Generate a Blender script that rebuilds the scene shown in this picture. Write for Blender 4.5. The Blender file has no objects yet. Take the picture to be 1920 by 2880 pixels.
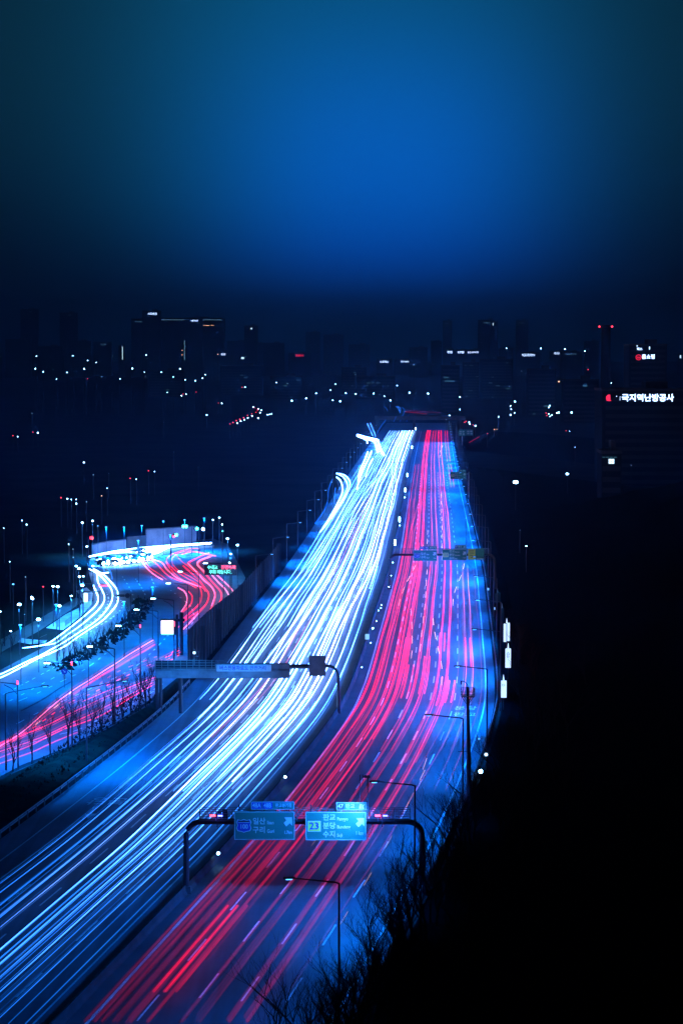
import bpy, math, random
from mathutils import Vector, Matrix
random.seed(7)
R = math.radians
S = bpy.context.scene
COL = S.collection
HAZE = 0.00015

# ------------------------------------------------------------------ camera
F, CX, CY, HZ, H = 7000.0, 960.0, 1440.0, 990.0, 54.0      # photograph is 1920 x 2880
PITCH = math.atan((CY - HZ) / F)
cd = bpy.data.cameras.new('camera'); cam = bpy.data.objects.new('camera', cd); COL.objects.link(cam)
cam.location = (0, 0, H); cam.rotation_euler = (math.pi / 2 - PITCH, 0, 0)
cd.sensor_fit = 'VERTICAL'; cd.sensor_height = 36; cd.sensor_width = 24
cd.lens = 36 * F / 2880; cd.clip_start = 0.5; cd.clip_end = 30000
S.camera = cam

# ------------------------------------------------------------------ night sky
W = bpy.data.worlds.new('World'); S.world = W; W.use_nodes = True
nt = W.node_tree; N = nt.nodes; L = nt.links; N.clear()
out = N.new('ShaderNodeOutputWorld')
sky = N.new('ShaderNodeTexSky'); sky.sky_type = 'NISHITA'; sky.sun_disc = False
sky.sun_elevation = R(-4); sky.sun_rotation = R(8); sky.altitude = 50
bg1 = N.new('ShaderNodeBackground'); bg1.inputs[1].default_value = 0.002
L.new(sky.outputs[0], bg1.inputs[0])
tc = N.new('ShaderNodeTexCoord'); sx = N.new('ShaderNodeSeparateXYZ'); L.new(tc.outputs['Generated'], sx.inputs[0])
def M_(op, a, b=None, c=None):
    n = N.new('ShaderNodeMath'); n.operation = op
    for i, v in enumerate((a, b, c)):
        if v is None: continue
        if isinstance(v, (int, float)): n.inputs[i].default_value = v
        else: L.new(v, n.inputs[i])
    return n.outputs[0]
def gauss(cx, cz, sx_, sz_lo, sz_hi, pw=2.0, pl=4.0):
    dx = M_('DIVIDE', M_('SUBTRACT', sx.outputs[0], cx), sx_)
    dz = M_('SUBTRACT', sx.outputs[2], cz)
    lo = M_('DIVIDE', M_('MINIMUM', dz, 0.0), sz_lo); hi = M_('DIVIDE', M_('MAXIMUM', dz, 0.0), sz_hi)
    q = M_('ADD', M_('POWER', M_('ABSOLUTE', dx), pw), M_('ADD', M_('POWER', M_('ABSOLUTE', lo), pl), M_('POWER', M_('ABSOLUTE', hi), pw)))
    g = M_('EXPONENT', M_('MULTIPLY', q, -0.5))
    return M_('MULTIPLY', g, M_('GREATER_THAN', sx.outputs[1], 0.0))
def bgc(col, fac):
    b = N.new('ShaderNodeBackground'); b.inputs[0].default_value = (*col, 1); L.new(fac, b.inputs[1]); return b.outputs[0]
def add(a, b):
    n = N.new('ShaderNodeAddShader'); L.new(a, n.inputs[0]); L.new(b, n.inputs[1]); return n.outputs[0]
sh = bg1.outputs[0]
sh = add(sh, bgc((0.0, 0.046, 0.40), gauss(0.018, 0.058, 0.047, 0.0300, 0.046, 2.3)))      # royal blue heart of the city glow
sh = add(sh, bgc((0.0, 0.068, 0.165), gauss(0.004, 0.100, 0.070, 0.052, 0.072, 2.6)))     # wide teal glow above it
sh = add(sh, bgc((0.0022, 0.024, 0.046), gauss(0.0, 0.16, 0.30, 0.085, 0.10, 2.0)))        # faint grey high cloud
sh = add(sh, bgc((0.0, 0.010, 0.032), gauss(0.0, 0.02, 0.10, 0.03, 0.06, 2.0)))           # low band over the horizon
L.new(sh, out.inputs[0])

S.view_settings.view_transform = 'Standard'; S.view_settings.look = 'None'
S.view_settings.exposure = 0; S.view_settings.gamma = 1; S.view_settings.use_curve_mapping = False
S.render.engine = 'CYCLES'
S.cycles.use_denoising = True
S.cycles.max_bounces = 4; S.cycles.diffuse_bounces = 2; S.cycles.glossy_bounces = 2
S.cycles.volume_bounces = 0; S.cycles.transparent_max_bounces = 48
S.cycles.sample_clamp_indirect = 4; S.cycles.sample_clamp_direct = 0
S.cycles.pixel_filter_type = 'BLACKMAN_HARRIS'; S.cycles.filter_width = 1.5

# ------------------------------------------------------------------ projecting pixels of the survey onto the ground
sp, cp = math.sin(PITCH), math.cos(PITCH)
def ray(x, y):
    a = (x - CX) / F; b = -(y - CY) / F
    return Vector((a, cp + b * sp, -sp + b * cp))
def G(x, y, z=0.0):
    d = ray(x, y); t = (z - H) / d.z
    return Vector((d.x * t, d.y * t, z))
def A(x, y, Y):
    d = ray(x, y); t = Y / d.y
    return Vector((d.x * t, Y, H + d.z * t))

def hermite(xs, ys, x):
    n = len(xs)
    if x <= xs[0]: return ys[0] + (x - xs[0]) * (ys[1] - ys[0]) / (xs[1] - xs[0])
    if x >= xs[-1]: return ys[-1] + (x - xs[-1]) * (ys[-1] - ys[-2]) / (xs[-1] - xs[-2])
    i = 0
    while xs[i + 1] < x: i += 1
    def sl(k):
        if k == 0: return (ys[1] - ys[0]) / (xs[1] - xs[0])
        if k == n - 1: return (ys[-1] - ys[-2]) / (xs[-1] - xs[-2])
        return (ys[k + 1] - ys[k - 1]) / (xs[k + 1] - xs[k - 1])
    h = xs[i + 1] - xs[i]; t = (x - xs[i]) / h
    return ((2*t**3 - 3*t*t + 1) * ys[i] + (t**3 - 2*t*t + t) * h * sl(i) + (-2*t**3 + 3*t*t) * ys[i+1] + (t**3 - t*t) * h * sl(i+1))
EDGE = [G(x, y) for x, y in [(242, 2880), (514, 2583), (712, 2364), (922, 2100), (1010, 1960), (1067, 1780), (1092, 1690), (1116, 1600), (1137, 1480), (1156, 1350), (1172, 1262), (1190, 1190)]]
EX = [p.y for p in EDGE]; EC = [p.x for p in EDGE]
def C(Y): return hermite(EX, EC, Y)                 # left edge line of the outbound (red) carriageway
def P(off, Y, z=0.0): return Vector((C(Y) + off, Y, z))

# ------------------------------------------------------------------ materials
def mat(name, col, rough=0.8, metal=0.0, emit=None, es=0.0, vary=0.0, scale=1.0, bump=0.0):
    m = bpy.data.materials.new(name); m.use_nodes = True
    t = m.node_tree; b = t.nodes['Principled BSDF']
    b.inputs['Base Color'].default_value = (*col, 1); b.inputs['Roughness'].default_value = rough; b.inputs['Metallic'].default_value = metal
    if rough >= .79: b.inputs['Specular IOR Level'].default_value = 0.0
    if emit:
        b.inputs['Emission Color'].default_value = (*emit, 1); b.inputs['Emission Strength'].default_value = es
    if vary or bump:
        c = t.nodes.new('ShaderNodeTexCoord'); n = t.nodes.new('ShaderNodeTexNoise'); n.inputs['Scale'].default_value = scale; n.inputs['Detail'].default_value = 5
        t.links.new(c.outputs['Object'], n.inputs['Vector'])
        if vary:
            r = t.nodes.new('ShaderNodeValToRGB')
            r.color_ramp.elements[0].position = .3; r.color_ramp.elements[1].position = .7
            r.color_ramp.elements[0].color = (*[v * (1 - vary) for v in col], 1); r.color_ramp.elements[1].color = (*[min(1, v * (1 + vary)) for v in col], 1)
            t.links.new(n.outputs['Fac'], r.inputs[0]); t.links.new(r.outputs[0], b.inputs['Base Color'])
        if bump:
            u = t.nodes.new('ShaderNodeBump'); u.inputs['Strength'].default_value = bump
            t.links.new(n.outputs['Fac'], u.inputs['Height']); t.links.new(u.outputs[0], b.inputs['Normal'])
    return m
def glowmat(name, col, dimcol=None):
    m = bpy.data.materials.new(name); m.use_nodes = True; t = m.node_tree; t.nodes.clear()
    o = t.nodes.new('ShaderNodeOutputMaterial'); e = t.nodes.new('ShaderNodeEmission'); a = t.nodes.new('ShaderNodeAttribute'); a.attribute_name = 'glow'
    t.links.new(a.outputs['Fac'], e.inputs[1])
    mr = t.nodes.new('ShaderNodeMapRange'); mr.inputs['From Max'].default_value = 7; t.links.new(a.outputs['Fac'], mr.inputs[0])
    mx = t.nodes.new('ShaderNodeMix'); mx.data_type = 'RGBA'; mx.inputs[6].default_value = (*(dimcol or col), 1); mx.inputs[7].default_value = (*col, 1)
    t.links.new(mr.outputs[0], mx.inputs[0]); t.links.new(mx.outputs[2], e.inputs[0]); tr_ = t.nodes.new('ShaderNodeBsdfTransparent'); ad = t.nodes.new('ShaderNodeAddShader')      # pure light: it adds to what lies behind and hides nothing
    t.links.new(e.outputs[0], ad.inputs[0]); t.links.new(tr_.outputs[0], ad.inputs[1]); t.links.new(ad.outputs[0], o.inputs[0])
    return m
def lightmat(name, col, s): return mat(name, (0.1, 0.1, 0.1), .5, 0, col, s)
def road(name, col, lo=.55, hi=1.3):
    m = mat(name, col, .62); t = m.node_tree; b = t.nodes['Principled BSDF']; n_ = t.nodes.new; k = t.links.new
    c = n_('ShaderNodeTexCoord'); mp = n_('ShaderNodeMapping'); mp.inputs['Scale'].default_value = (1.1, .012, 1); k(c.outputs['Object'], mp.inputs[0])
    w1 = n_('ShaderNodeTexNoise'); w1.inputs['Scale'].default_value = 1; w1.inputs['Detail'].default_value = 4; k(mp.outputs[0], w1.inputs['Vector'])
    w2 = n_('ShaderNodeTexNoise'); w2.inputs['Scale'].default_value = .11; w2.inputs['Detail'].default_value = 8; w2.inputs['Roughness'].default_value = .7; k(c.outputs['Object'], w2.inputs['Vector'])
    mm_ = n_('ShaderNodeMath'); mm_.operation = 'ADD'; k(w1.outputs['Fac'], mm_.inputs[0]); k(w2.outputs['Fac'], mm_.inputs[1])
    rp = n_('ShaderNodeMapRange'); rp.inputs['From Min'].default_value = .75; rp.inputs['From Max'].default_value = 1.3; rp.inputs['To Min'].default_value = lo; rp.inputs['To Max'].default_value = hi; k(mm_.outputs[0], rp.inputs[0])
    vm_ = n_('ShaderNodeVectorMath'); vm_.operation = 'SCALE'; vm_.inputs[0].default_value = col; k(rp.outputs[0], vm_.inputs['Scale']); k(vm_.outputs[0], b.inputs['Base Color'])
    return m
M = dict(
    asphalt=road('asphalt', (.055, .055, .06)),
    pavement_in=road('lightened_pavement', (.10, .105, .125)),  # inbound surface coloured lighter to stand in for light missing on that side
    asphalt_old=mat('asphalt_old', (.07, .072, .075), .7, 0, vary=.3, scale=.2),
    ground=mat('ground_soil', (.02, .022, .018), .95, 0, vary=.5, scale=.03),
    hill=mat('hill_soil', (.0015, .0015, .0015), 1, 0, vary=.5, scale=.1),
    verge=mat('verge_grass', (.010, .016, .009), .95, 0, vary=.6, scale=.5, bump=.4),
    paving=mat('paving', (.55, .55, .55), .8, 0, vary=.25, scale=.6),
    paint=mat('road_paint', (.62, .62, .60), .6, 0, vary=.2, scale=2),
    concrete=mat('concrete', (.07, .07, .072), .85, 0, vary=.3, scale=.4),
    wallc=mat('wall_concrete', (.20, .19, .22), .85, 0, vary=.35, scale=.25),
    steel=mat('dark_steel', (.02, .024, .03), .55, .3),
    galv=mat('galvanised_steel', (.14, .15, .16), .5, .6),
    panel=mat('barrier_panel', (.008, .011, .014), .8, 0, vary=.25, scale=.6),
    panel2=mat('barrier_glazing', (.012, .018, .024), .8),
    sign=mat('sign_face', (.001, .105, .075), .5), signblue=mat('sign_blue', (.005, .02, .22), .5),
    signgold=mat('sign_yellow', (.5, .42, .05), .5), white=mat('sign_white', (.38, .38, .38), .5), black=mat('black_plastic', (.01, .01, .012), .5),
    bark=mat('bark', (.018, .016, .014), .95, 0, vary=.4, scale=6), bld=mat('building_render', (.012, .014, .018), .8, 0, vary=.3, scale=.1),
    bldglass=mat('window_glass', (.012, .015, .02), .5), skin_dark=mat('dark_clothes', (.02, .02, .03), .9),
    carw=mat('car_paint_white', (.6, .6, .6), .3), card=mat('car_paint_dark', (.03, .03, .035), .3), cars=mat('car_paint_silver', (.3, .3, .32), .3, .5),
    rubber=mat('tyre_rubber', (.02, .02, .02), .8),
    tw=glowmat('headlight_glow', (.16, .39, 1.0), (.002, .18, 1.0)), tp=glowmat('headlight_glow_warm', (.42, .50, 1.0), (.03, .22, 1.0)), tr=glowmat('taillight_glow', (1.0, .002, .035)), tk=glowmat('taillight_glow_pink', (1.0, .14, .26)),
    ta=glowmat('indicator_glow', (1.0, .48, .22)),
    lw=lightmat('lamp_white', (.30, .68, 1), 30), lb=lightmat('lamp_blue', (.10, .45, 1), 3.2), lr=lightmat('lamp_red', (1, .03, .06), 6), ld=lightmat('lamp_dim', (.25, .6, .9), 1.1),
    lg=lightmat('signal_green', (.05, .9, .85), 14), lo=lightmat('lamp_orange', (1, .45, .25), 4), lhead=lightmat('headlamp', (.5, .8, 1), 80),
    lblue=lightmat('beacon_blue', (.08, .10, 1), 12), lredb=lightmat('beacon_red', (1, .04, .06), 9),
    vms=mat('signal_housing', (.13, .15, .17), .8, 0, vary=.3, scale=.8),
    win=lightmat('lit_window', (.12, .5, .75), .22), win2=lightmat('lit_window_bright', (.5, .8, 1), 3.0),
    txt=lightmat('sign_letters_lit', (.42, .62, 1), 5), txtd=lightmat('sign_letters_dim', (.12, .35, .6), .6), txtr=lightmat('sign_letters_red', (1, .02, .08), 1.6),
    ledc=lightmat('led_cyan', (.12, .95, .75), 3.0), ledr=lightmat('led_red', (1, .06, .14), 3.2), ledw=lightmat('led_white', (1, .85, .85), 2.2), bill=lightmat('banner_lit', (.50, .72, 1), 1.5),
    banner=mat('banner_cloth', (.35, .36, .38), .8),
)

# ------------------------------------------------------------------ mesh helpers
class MB:
    def __init__(s): s.v = []; s.f = []
    def box(s, c, d, rz=0.0, taper=1.0):
        n = len(s.v); cs, sn = math.cos(rz), math.sin(rz)
        for k in (-1, 1):
            t = taper if k > 0 else 1
            for i, j in ((-1, -1), (1, -1), (1, 1), (-1, 1)):
                x, y = i * d[0] / 2 * t, j * d[1] / 2 * t
                s.v.append((c[0] + x * cs - y * sn, c[1] + x * sn + y * cs, c[2] + k * d[2] / 2))
        s.f += [(n+3, n+2, n+1, n), (n+4, n+5, n+6, n+7)] + [(n+i, n+(i+1) % 4, n+4+(i+1) % 4, n+4+i) for i in range(4)]
        return s
    def tube(s, pts, rads, k=6, cap=True):
        n0 = len(s.v); m = len(pts)
        if not isinstance(rads, (list, tuple)): rads = [rads] * m
        for i, p in enumerate(pts):
            p = Vector(p)
            d = (Vector(pts[min(i+1, m-1)]) - Vector(pts[max(i-1, 0)]))
            if d.length < 1e-6: d = Vector((0, 0, 1))
            d.normalize()
            up = Vector((0, 0, 1)) if abs(d.z) < .9 else Vector((1, 0, 0))
            a = d.cross(up).normalized(); b = a.cross(d).normalized()
            for j in range(k):
                t = 2 * math.pi * (j + .5) / k
                q = p + (a * math.cos(t) + b * math.sin(t)) * rads[i]
                s.v.append((q.x, q.y, q.z))
        for i in range(m - 1):
            for j in range(k):
                a0 = n0 + i * k + j; a1 = n0 + i * k + (j + 1) % k
                s.f.append((a0, a1, a1 + k, a0 + k))
        if cap:
            s.f.append(tuple(n0 + j for j in reversed(range(k)))); s.f.append(tuple(n0 + (m-1) * k + j for j in range(k)))
        return s
    def quad(s, a, b, c, d):
        n = len(s.v); s.v += [tuple(a), tuple(b), tuple(c), tuple(d)]; s.f.append((n, n+1, n+2, n+3)); return s
    def poly(s, pts):
        n = len(s.v); s.v += [tuple(p) for p in pts]; s.f.append(tuple(range(n, n + len(pts)))); return s
    def prism(s, pts, nrm):
        n = len(s.v); k = len(pts); nrm = Vector(nrm)
        s.v += [tuple(Vector(p)) for p in pts] + [tuple(Vector(p) + nrm) for p in pts]
        s.f += [tuple(range(n, n+k)), tuple(reversed(range(n+k, n+2*k)))] + [(n+(i+1) % k, n+i, n+k+i, n+k+(i+1) % k) for i in range(k)]
        return s
    def ball(s, c, r, u=8, w=5, sq=1.0):
        n = len(s.v)
        for i in range(w + 1):
            t = math.pi * i / w
            for j in range(u):
                p = 2 * math.pi * j / u
                s.v.append((c[0] + r * math.sin(t) * math.cos(p), c[1] + r * math.sin(t) * math.sin(p), c[2] + r * sq * math.cos(t)))
        for i in range(w):
            for j in range(u):
                a = n + i*u + j; b = n + i*u + (j+1) % u
                s.f.append((a, b, b+u, a+u))
        return s
    def build(s, name, m, parent=None, loc=None):
        me = bpy.data.meshes.new(name); me.from_pydata(s.v, [], s.f); me.update(); me.materials.append(M[m] if isinstance(m, str) else m)
        o = bpy.data.objects.new(name, me); COL.objects.link(o)
        if parent: o.parent = parent
        if loc is not None: o.location = loc
        return o
def tag(o, label=None, cat=None, group=None, kind=None):
    if label: o['label'] = label
    if cat: o['category'] = cat
    if group: o['group'] = group
    if kind: o['kind'] = kind
    return o
def empty(name, loc, rz=0.0, label=None, cat=None, group=None):
    o = bpy.data.objects.new(name, None); COL.objects.link(o); o.location = loc; o.rotation_euler = (0, 0, rz); o.empty_display_size = .1
    return tag(o, label, cat, group)
def dup(root, loc, rz=0.0, label=None, group=None, scale=None, ry=0.0):
    r = root.copy(); COL.objects.link(r); r.location = loc; r.rotation_euler = (0, ry, rz)
    if scale: r.scale = scale
    if label: r['label'] = label
    if group: r['group'] = group
    for ch in list(root.children):
        c = ch.copy(); COL.objects.link(c); c.parent = r
        for g in list(ch.children):
            d = g.copy(); COL.objects.link(d); d.parent = c
    return r
ORD = 'first second third fourth fifth sixth seventh eighth ninth tenth eleventh twelfth thirteenth fourteenth fifteenth sixteenth seventeenth eighteenth nineteenth twentieth twenty-first twenty-second twenty-third twenty-fourth twenty-fifth twenty-sixth twenty-seventh twenty-eighth twenty-ninth thirtieth thirty-first thirty-second thirty-third thirty-fourth thirty-fifth thirty-sixth thirty-seventh thirty-eighth thirty-ninth fortieth forty-first forty-second forty-third forty-fourth forty-fifth forty-sixth forty-seventh forty-eighth forty-ninth fiftieth fifty-first fifty-second fifty-third fifty-fourth fifty-fifth fifty-sixth fifty-seventh fifty-eighth fifty-ninth sixtieth sixty-first sixty-second sixty-third sixty-fourth sixty-fifth sixty-sixth sixty-seventh sixty-eighth'.split()
def text(body, size, m, parent, loc, name='lettering', align='LEFT', depth=.02, rot=(math.pi/2, 0, 0), bold=.0, sx_=1.0, sy_=1.0, spacing=1.0):
    cu = bpy.data.curves.new('t', 'FONT'); cu.body = body; cu.size = size; cu.extrude = depth / 2; cu.offset = bold; cu.align_x = align; cu.align_y = 'CENTER'; cu.resolution_u = 3; cu.space_character = spacing
    t = bpy.data.objects.new('t', cu); COL.objects.link(t)
    me = bpy.data.meshes.new_from_object(t.evaluated_get(bpy.context.evaluated_depsgraph_get()))
    bpy.data.objects.remove(t); bpy.data.curves.remove(cu)
    me.materials.clear(); me.materials.append(M[m])
    for v in me.vertices: v.co.x *= sx_; v.co.y *= sy_
    o = bpy.data.objects.new(name, me); COL.objects.link(o); o.location = loc; o.rotation_euler = rot
    if parent: o.parent = parent
    return o
def smooth(t): t = max(0., min(1., t)); return t * t * (3 - 2 * t)
def catmull(pts, step=5.0):
    pts = [Vector(p) for p in pts]; res = []
    for i in range(len(pts) - 1):
        p0 = pts[max(i-1, 0)]; p1 = pts[i]; p2 = pts[i+1]; p3 = pts[min(i+2, len(pts)-1)]
        n = max(2, int((p2 - p1).length / step))
        for k in range(n):
            t = k / n
            res.append(.5 * ((2*p1) + (-p0+p2)*t + (2*p0-5*p1+4*p2-p3)*t*t + (-p0+3*p1-3*p2+p3)*t**3))
    res.append(pts[-1]); return res

# ------------------------------------------------------------------ ground and roads
def structure(o): return tag(o, kind='structure')
structure(MB().quad((-9000, -600, -.10), (9000, -600, -.10), (9000, 14000, -.10), (-9000, 14000, -.10)).build('ground', 'ground'))
def ystations(a, b, st=8.0):
    n = int((b - a) / st); return [a + (b - a) * i / n for i in range(n + 1)]
def strip(mb, o0, o1, Ys, z):
    for a, b in zip(Ys[:-1], Ys[1:]): mb.quad(P(o0, a, z), P(o1, a, z), P(o1, b, z), P(o0, b, z))
    return mb
def build_strip(name, m, o0, o1, Y0, Y1, z, st=8.0):
    return strip(MB(), o0, o1, ystations(Y0, Y1, st), z).build(name, m)
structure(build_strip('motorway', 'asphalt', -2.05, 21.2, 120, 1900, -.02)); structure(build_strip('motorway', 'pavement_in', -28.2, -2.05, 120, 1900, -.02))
structure(build_strip('median_strip', 'asphalt_old', -3.6, -.5, 120, 1900, -.012))
lines = MB()
strip(lines, -.12, .18, ystations(130, 1700), 0.0)
strip(lines, -4.35, -4.15, ystations(130, 1700), 0.0)
strip(lines, 19.6, 19.85, ystations(130, 1700), 0.0)
strip(lines, -25.1, -24.9, ystations(130, 1000), 0.0)
structure(lines.build('edge_lines', 'paint'))
dsh = MB()
for off in (3.9, 7.5, 11.2, 15.0, -7.9, -11.5, -15.1, -18.7, -22.0):
    y = 138 + (off * 7 % 9)
    while y < 1100:
        strip(dsh, off - .09, off + .09, [y, y + 4, y + 8.2], 0.0); y += 20
structure(dsh.build('lane_dashes', 'paint'))
# words and arrow painted on the lanes
def flat_text(body, c, ang, size, stretch, m='paint'):
    o = text(body, size, m, None, c, 'road_markings', 'CENTER', .004, (0, 0, ang), .01, 1, stretch); tag(o, kind='structure'); return o
flat_text('판교', G(1306, 2010, .006), -.10, 1.9, 2.2); flat_text('분당', G(1308, 1992, .006), -.10, 1.9, 2.2)
flat_text('분당', G(305, 2252, .006), math.pi - .12, 2.6, 2.0)
ar = MB(); b = G(258, 2284, .006)
ar.poly([b + Vector(p) for p in [(-.15, 3.5, 0), (-.15, -1, 0), (-.7, -1, 0), (0, -4.2, 0), (.7, -1, 0), (.15, -1, 0), (.15, 3.5, 0)]])
structure(ar.build('road_markings', 'paint'))

# the boulevard and its squares on the left
def ground_poly(name, m, px, z, kind='structure'):
    return tag(MB().poly([G(x, y, z) for x, y in px]).build(name, m), kind=kind)
ground_poly('boulevard_road', 'asphalt_old', [(-120, 2250), (60, 2152), (180, 2105), (330, 2030), (430, 1962), (500, 1905), (560, 1840), (622, 1760), (668, 1690), (690, 1625), (668, 1580), (640, 1530), (600, 1515), (430, 1530), (262, 1562), (246, 1585), (250, 1612), (262, 1650), (262, 1690), (235, 1735), (190, 1775), (120, 1822), (0, 1885), (-200, 1990)], -.05)
ground_poly('plaza_pavement', 'paving', [(130, 1766), (185, 1728), (222, 1710), (236, 1690), (216, 1662), (244, 1652), (262, 1668), (258, 1700), (232, 1730), (198, 1757), (178, 1772)], .05)
ground_poly('plaza_pavement', 'paving', [(52, 1806), (60, 1795), (110, 1800), (134, 1800), (128, 1808), (90, 1812)], .05)
ground_poly('side_path', 'asphalt_old', [(-20, 1850), (20, 1825), (110, 1775), (200, 1715), (235, 1690), (215, 1680), (120, 1735), (0, 1800)], -.03)
lb = MB()
def dash_path(px, n, dash=.42, w=.09):
    pts = catmull([G(x, y, -.03) for x, y in px], 2.0); L_ = len(pts); per = L_ / n
    k = 0.0
    while k + per * dash < L_ - 1:
        a = pts[int(k)]; c = pts[min(L_ - 1, int(k + per * dash))]
        d = (c - a)
        if d.length > .2:
            s_ = Vector((-d.y, d.x, 0)).normalized() * w * (1.6 if a.y > 450 else 1)
            lb.quad(a - s_, a + s_, c + s_, c - s_)
        k += per
for px, n in [
    ([(318, 1675), (340, 1688), (344, 1708), (322, 1732), (280, 1760), (225, 1795), (160, 1830), (100, 1862), (40, 1888), (0, 1905)], 26),
    ([(300, 1665), (306, 1690), (290, 1722), (250, 1755), (200, 1792), (140, 1830)], 16),
    ([(200, 1850), (162, 1872), (100, 1906), (40, 1938), (0, 1957)], 11), ([(250, 1838), (165, 1898), (110, 1928), (60, 1955), (20, 1975)], 10), ([(310, 1828), (240, 1882), (170, 1918), (105, 1950), (45, 1975)], 10),
    ([(345, 1622), (360, 1645), (372, 1668), (378, 1690)], 7), ([(382, 1628), (398, 1652), (410, 1675)], 6), ([(425, 1622), (432, 1640), (442, 1655)], 4),
    ([(480, 1660), (520, 1690), (540, 1712), (545, 1745), (520, 1775)], 10),
    ([(480, 1780), (400, 1860), (340, 1898), (270, 1930), (200, 1962), (120, 1998), (40, 2040)], 18),
    ([(485, 1905), (440, 1935), (380, 1970), (300, 2012), (220, 2052), (140, 2072), (30, 2110)], 18), ([(470, 1925), (400, 1962), (345, 2000), (262, 2038), (190, 2062)], 12)]:
    dash_path(px, n)
structure(lb.build('boulevard_lane_dashes', 'paint'))
cb = MB()
for px in ([(30, 2178), (120, 2138), (215, 2092), (300, 2050), (380, 2006), (430, 1972)], [(60, 2000), (120, 1968), (165, 1938), (200, 1918)]):
    q = catmull([G(x, y, 0) for x, y in px], 4)
    cb.tube(q, .12, 4)
tag(cb.build('boulevard_kerb', 'concrete'), kind='structure')
# grassed bank between boulevard and motorway
vb = MB()
q1 = catmull([G(x, y, 0) for x, y in [(-160, 2290), (30, 2185), (120, 2143), (215, 2098), (300, 2056), (380, 2012), (440, 1975), (500, 1925)]], 6)
for a, b_ in zip(q1[:-1], q1[1:]):
    ea, eb = P(-29.6, a.y - 6, 0), P(-29.6, b_.y - 6, 0)
    a_, bb = a.copy(), b_.copy(); a_.z = .25; bb.z = .25; ea.z = eb.z = .25
    ma, mb_ = a_.lerp(ea, .5), bb.lerp(eb, .5); ma.z = mb_.z = 1.0
    vb.quad(a_, ma, mb_, bb); vb.quad(ma, ea, eb, mb_)
tag(vb.build('grass_bank', 'verge'), kind='structure')

# ------------------------------------------------------------------ hillside on the right
hb = MB(); Ys = ystations(20, 1500, 12); Ds = [0, 2, 4, 7, 10, 14, 19, 25, 33, 42, 55, 70, 90, 115, 145, 180, 230, 300]
def hz(Y, d):
    top = 34 * (1 - smooth((Y - 520) / 330)) + 2
    h = max(0, d - 4.0) * (.40 + .05 * math.sin(Y * .021) + .03 * math.sin(Y * .057 + d * .1))
    near = 17 * (1 - smooth((Y - 105) / 60)) * smooth(d / 5)
    return near + min(h, top - 4 * math.sin(d * .03 + Y * .011)) * (1 if d > 1 else 0) - .08
for Y in Ys:
    for d in Ds: hb.v.append((C(max(Y, 150)) + 22.4 + d - (0 if Y > 150 else (150 - Y) * .13), Y, hz(Y, d)))
nd = len(Ds)
for i in range(len(Ys) - 1):
    for j in range(nd - 1):
        a = i * nd + j; hb.f.append((a, a+1, a+1+nd, a+nd))
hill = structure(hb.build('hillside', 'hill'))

# ------------------------------------------------------------------ barriers
md = MB(); Ysm = ystations(130, 1690, 10)
prof = [(-.32, 0), (-.12, .35), (-.09, .85), (.09, .85), (.12, .35), (.32, 0)]
for Y in Ysm:
    for x, z in prof: md.v.append((C(Y) - 2.05 + x, Y, z))
for i in range(len(Ysm) - 1):
    for j in range(5):
        a = i * 6 + j; md.f.append((a, a+1, a+7, a+6))
tag(md.build('median_barrier', 'concrete'), 'long low concrete barrier running up the dark strip between white and red trails', 'barrier')
def guardrail(off, Y0, Y1, label, both=True):
    root = empty('guard_rail', P(off, (Y0 + Y1) / 2), 0, label, 'guard rail'); l0 = root.location
    r = MB(); Yq = ystations(Y0, Y1, 8)
    for z in (.55, .80): r.tube([P(off, y, z) - l0 for y in Yq], .085, 5)
    r.build('rail', 'galv', root)
    p = MB()
    for y in ystations(Y0, Y1, 4): p.box(P(off + .12, y, .42) - l0, (.12, .12, .84))
    o = p.build('post', 'galv', root); o['kind'] = 'stuff'
guardrail(-28.4, 150, 402, 'two-tube steel guard rail beside the grass bank, left edge of the motorway')
guardrail(21.6, 150, 900, 'steel guard rail at the foot of the dark hillside')
sw = empty('sound_barrier', P(-29.2, 500), 0, 'tall grey panelled sound barrier between motorway and boulevard', 'sound barrier'); l0 = sw.location.copy()
lo = MB(); up = MB(); po = MB()
Yw = ystations(408, 612, 5)
def wh(Y): return 8.2 - 1.7 * smooth((Y - 420) / 90)
for a, b_ in zip(Yw[:-1], Yw[1:]):
    for mb2, z0, z1 in ((lo, 0, .72), (up, .72, 1.0)):
        p1 = P(-29.2, a, 0) - l0; p2 = P(-29.2, b_, 0) - l0; h = wh(a)
        mb2.prism([(p1.x, p1.y, z0*h), (p2.x, p2.y, z0*h), (p2.x, p2.y, z1*h), (p1.x, p1.y, z1*h)], (-.12, 0, 0))
for k, a in enumerate(Yw): po.box(P(-29.05, a, wh(a)/2 + .1) - l0, (.25, .22, wh(a) + .2))
lo.build('panel', 'panel', sw); up.build('glazing', 'panel2', sw); x = po.build('post', 'steel', sw); x['kind'] = 'stuff'
# taller light panels standing out of the barrier
for k, Y in enumerate((424, 452, 500, 556, 608)):
    p = MB()
    for j in range(5): p.box((.0 + .25 * (j - 2) * .9, .12 * (j - 2), 3.6), (.12, .06, 7.2))
    o = p.build('noise_panel', 'panel2', sw, P(-28.75, Y, 0) - l0)

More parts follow.
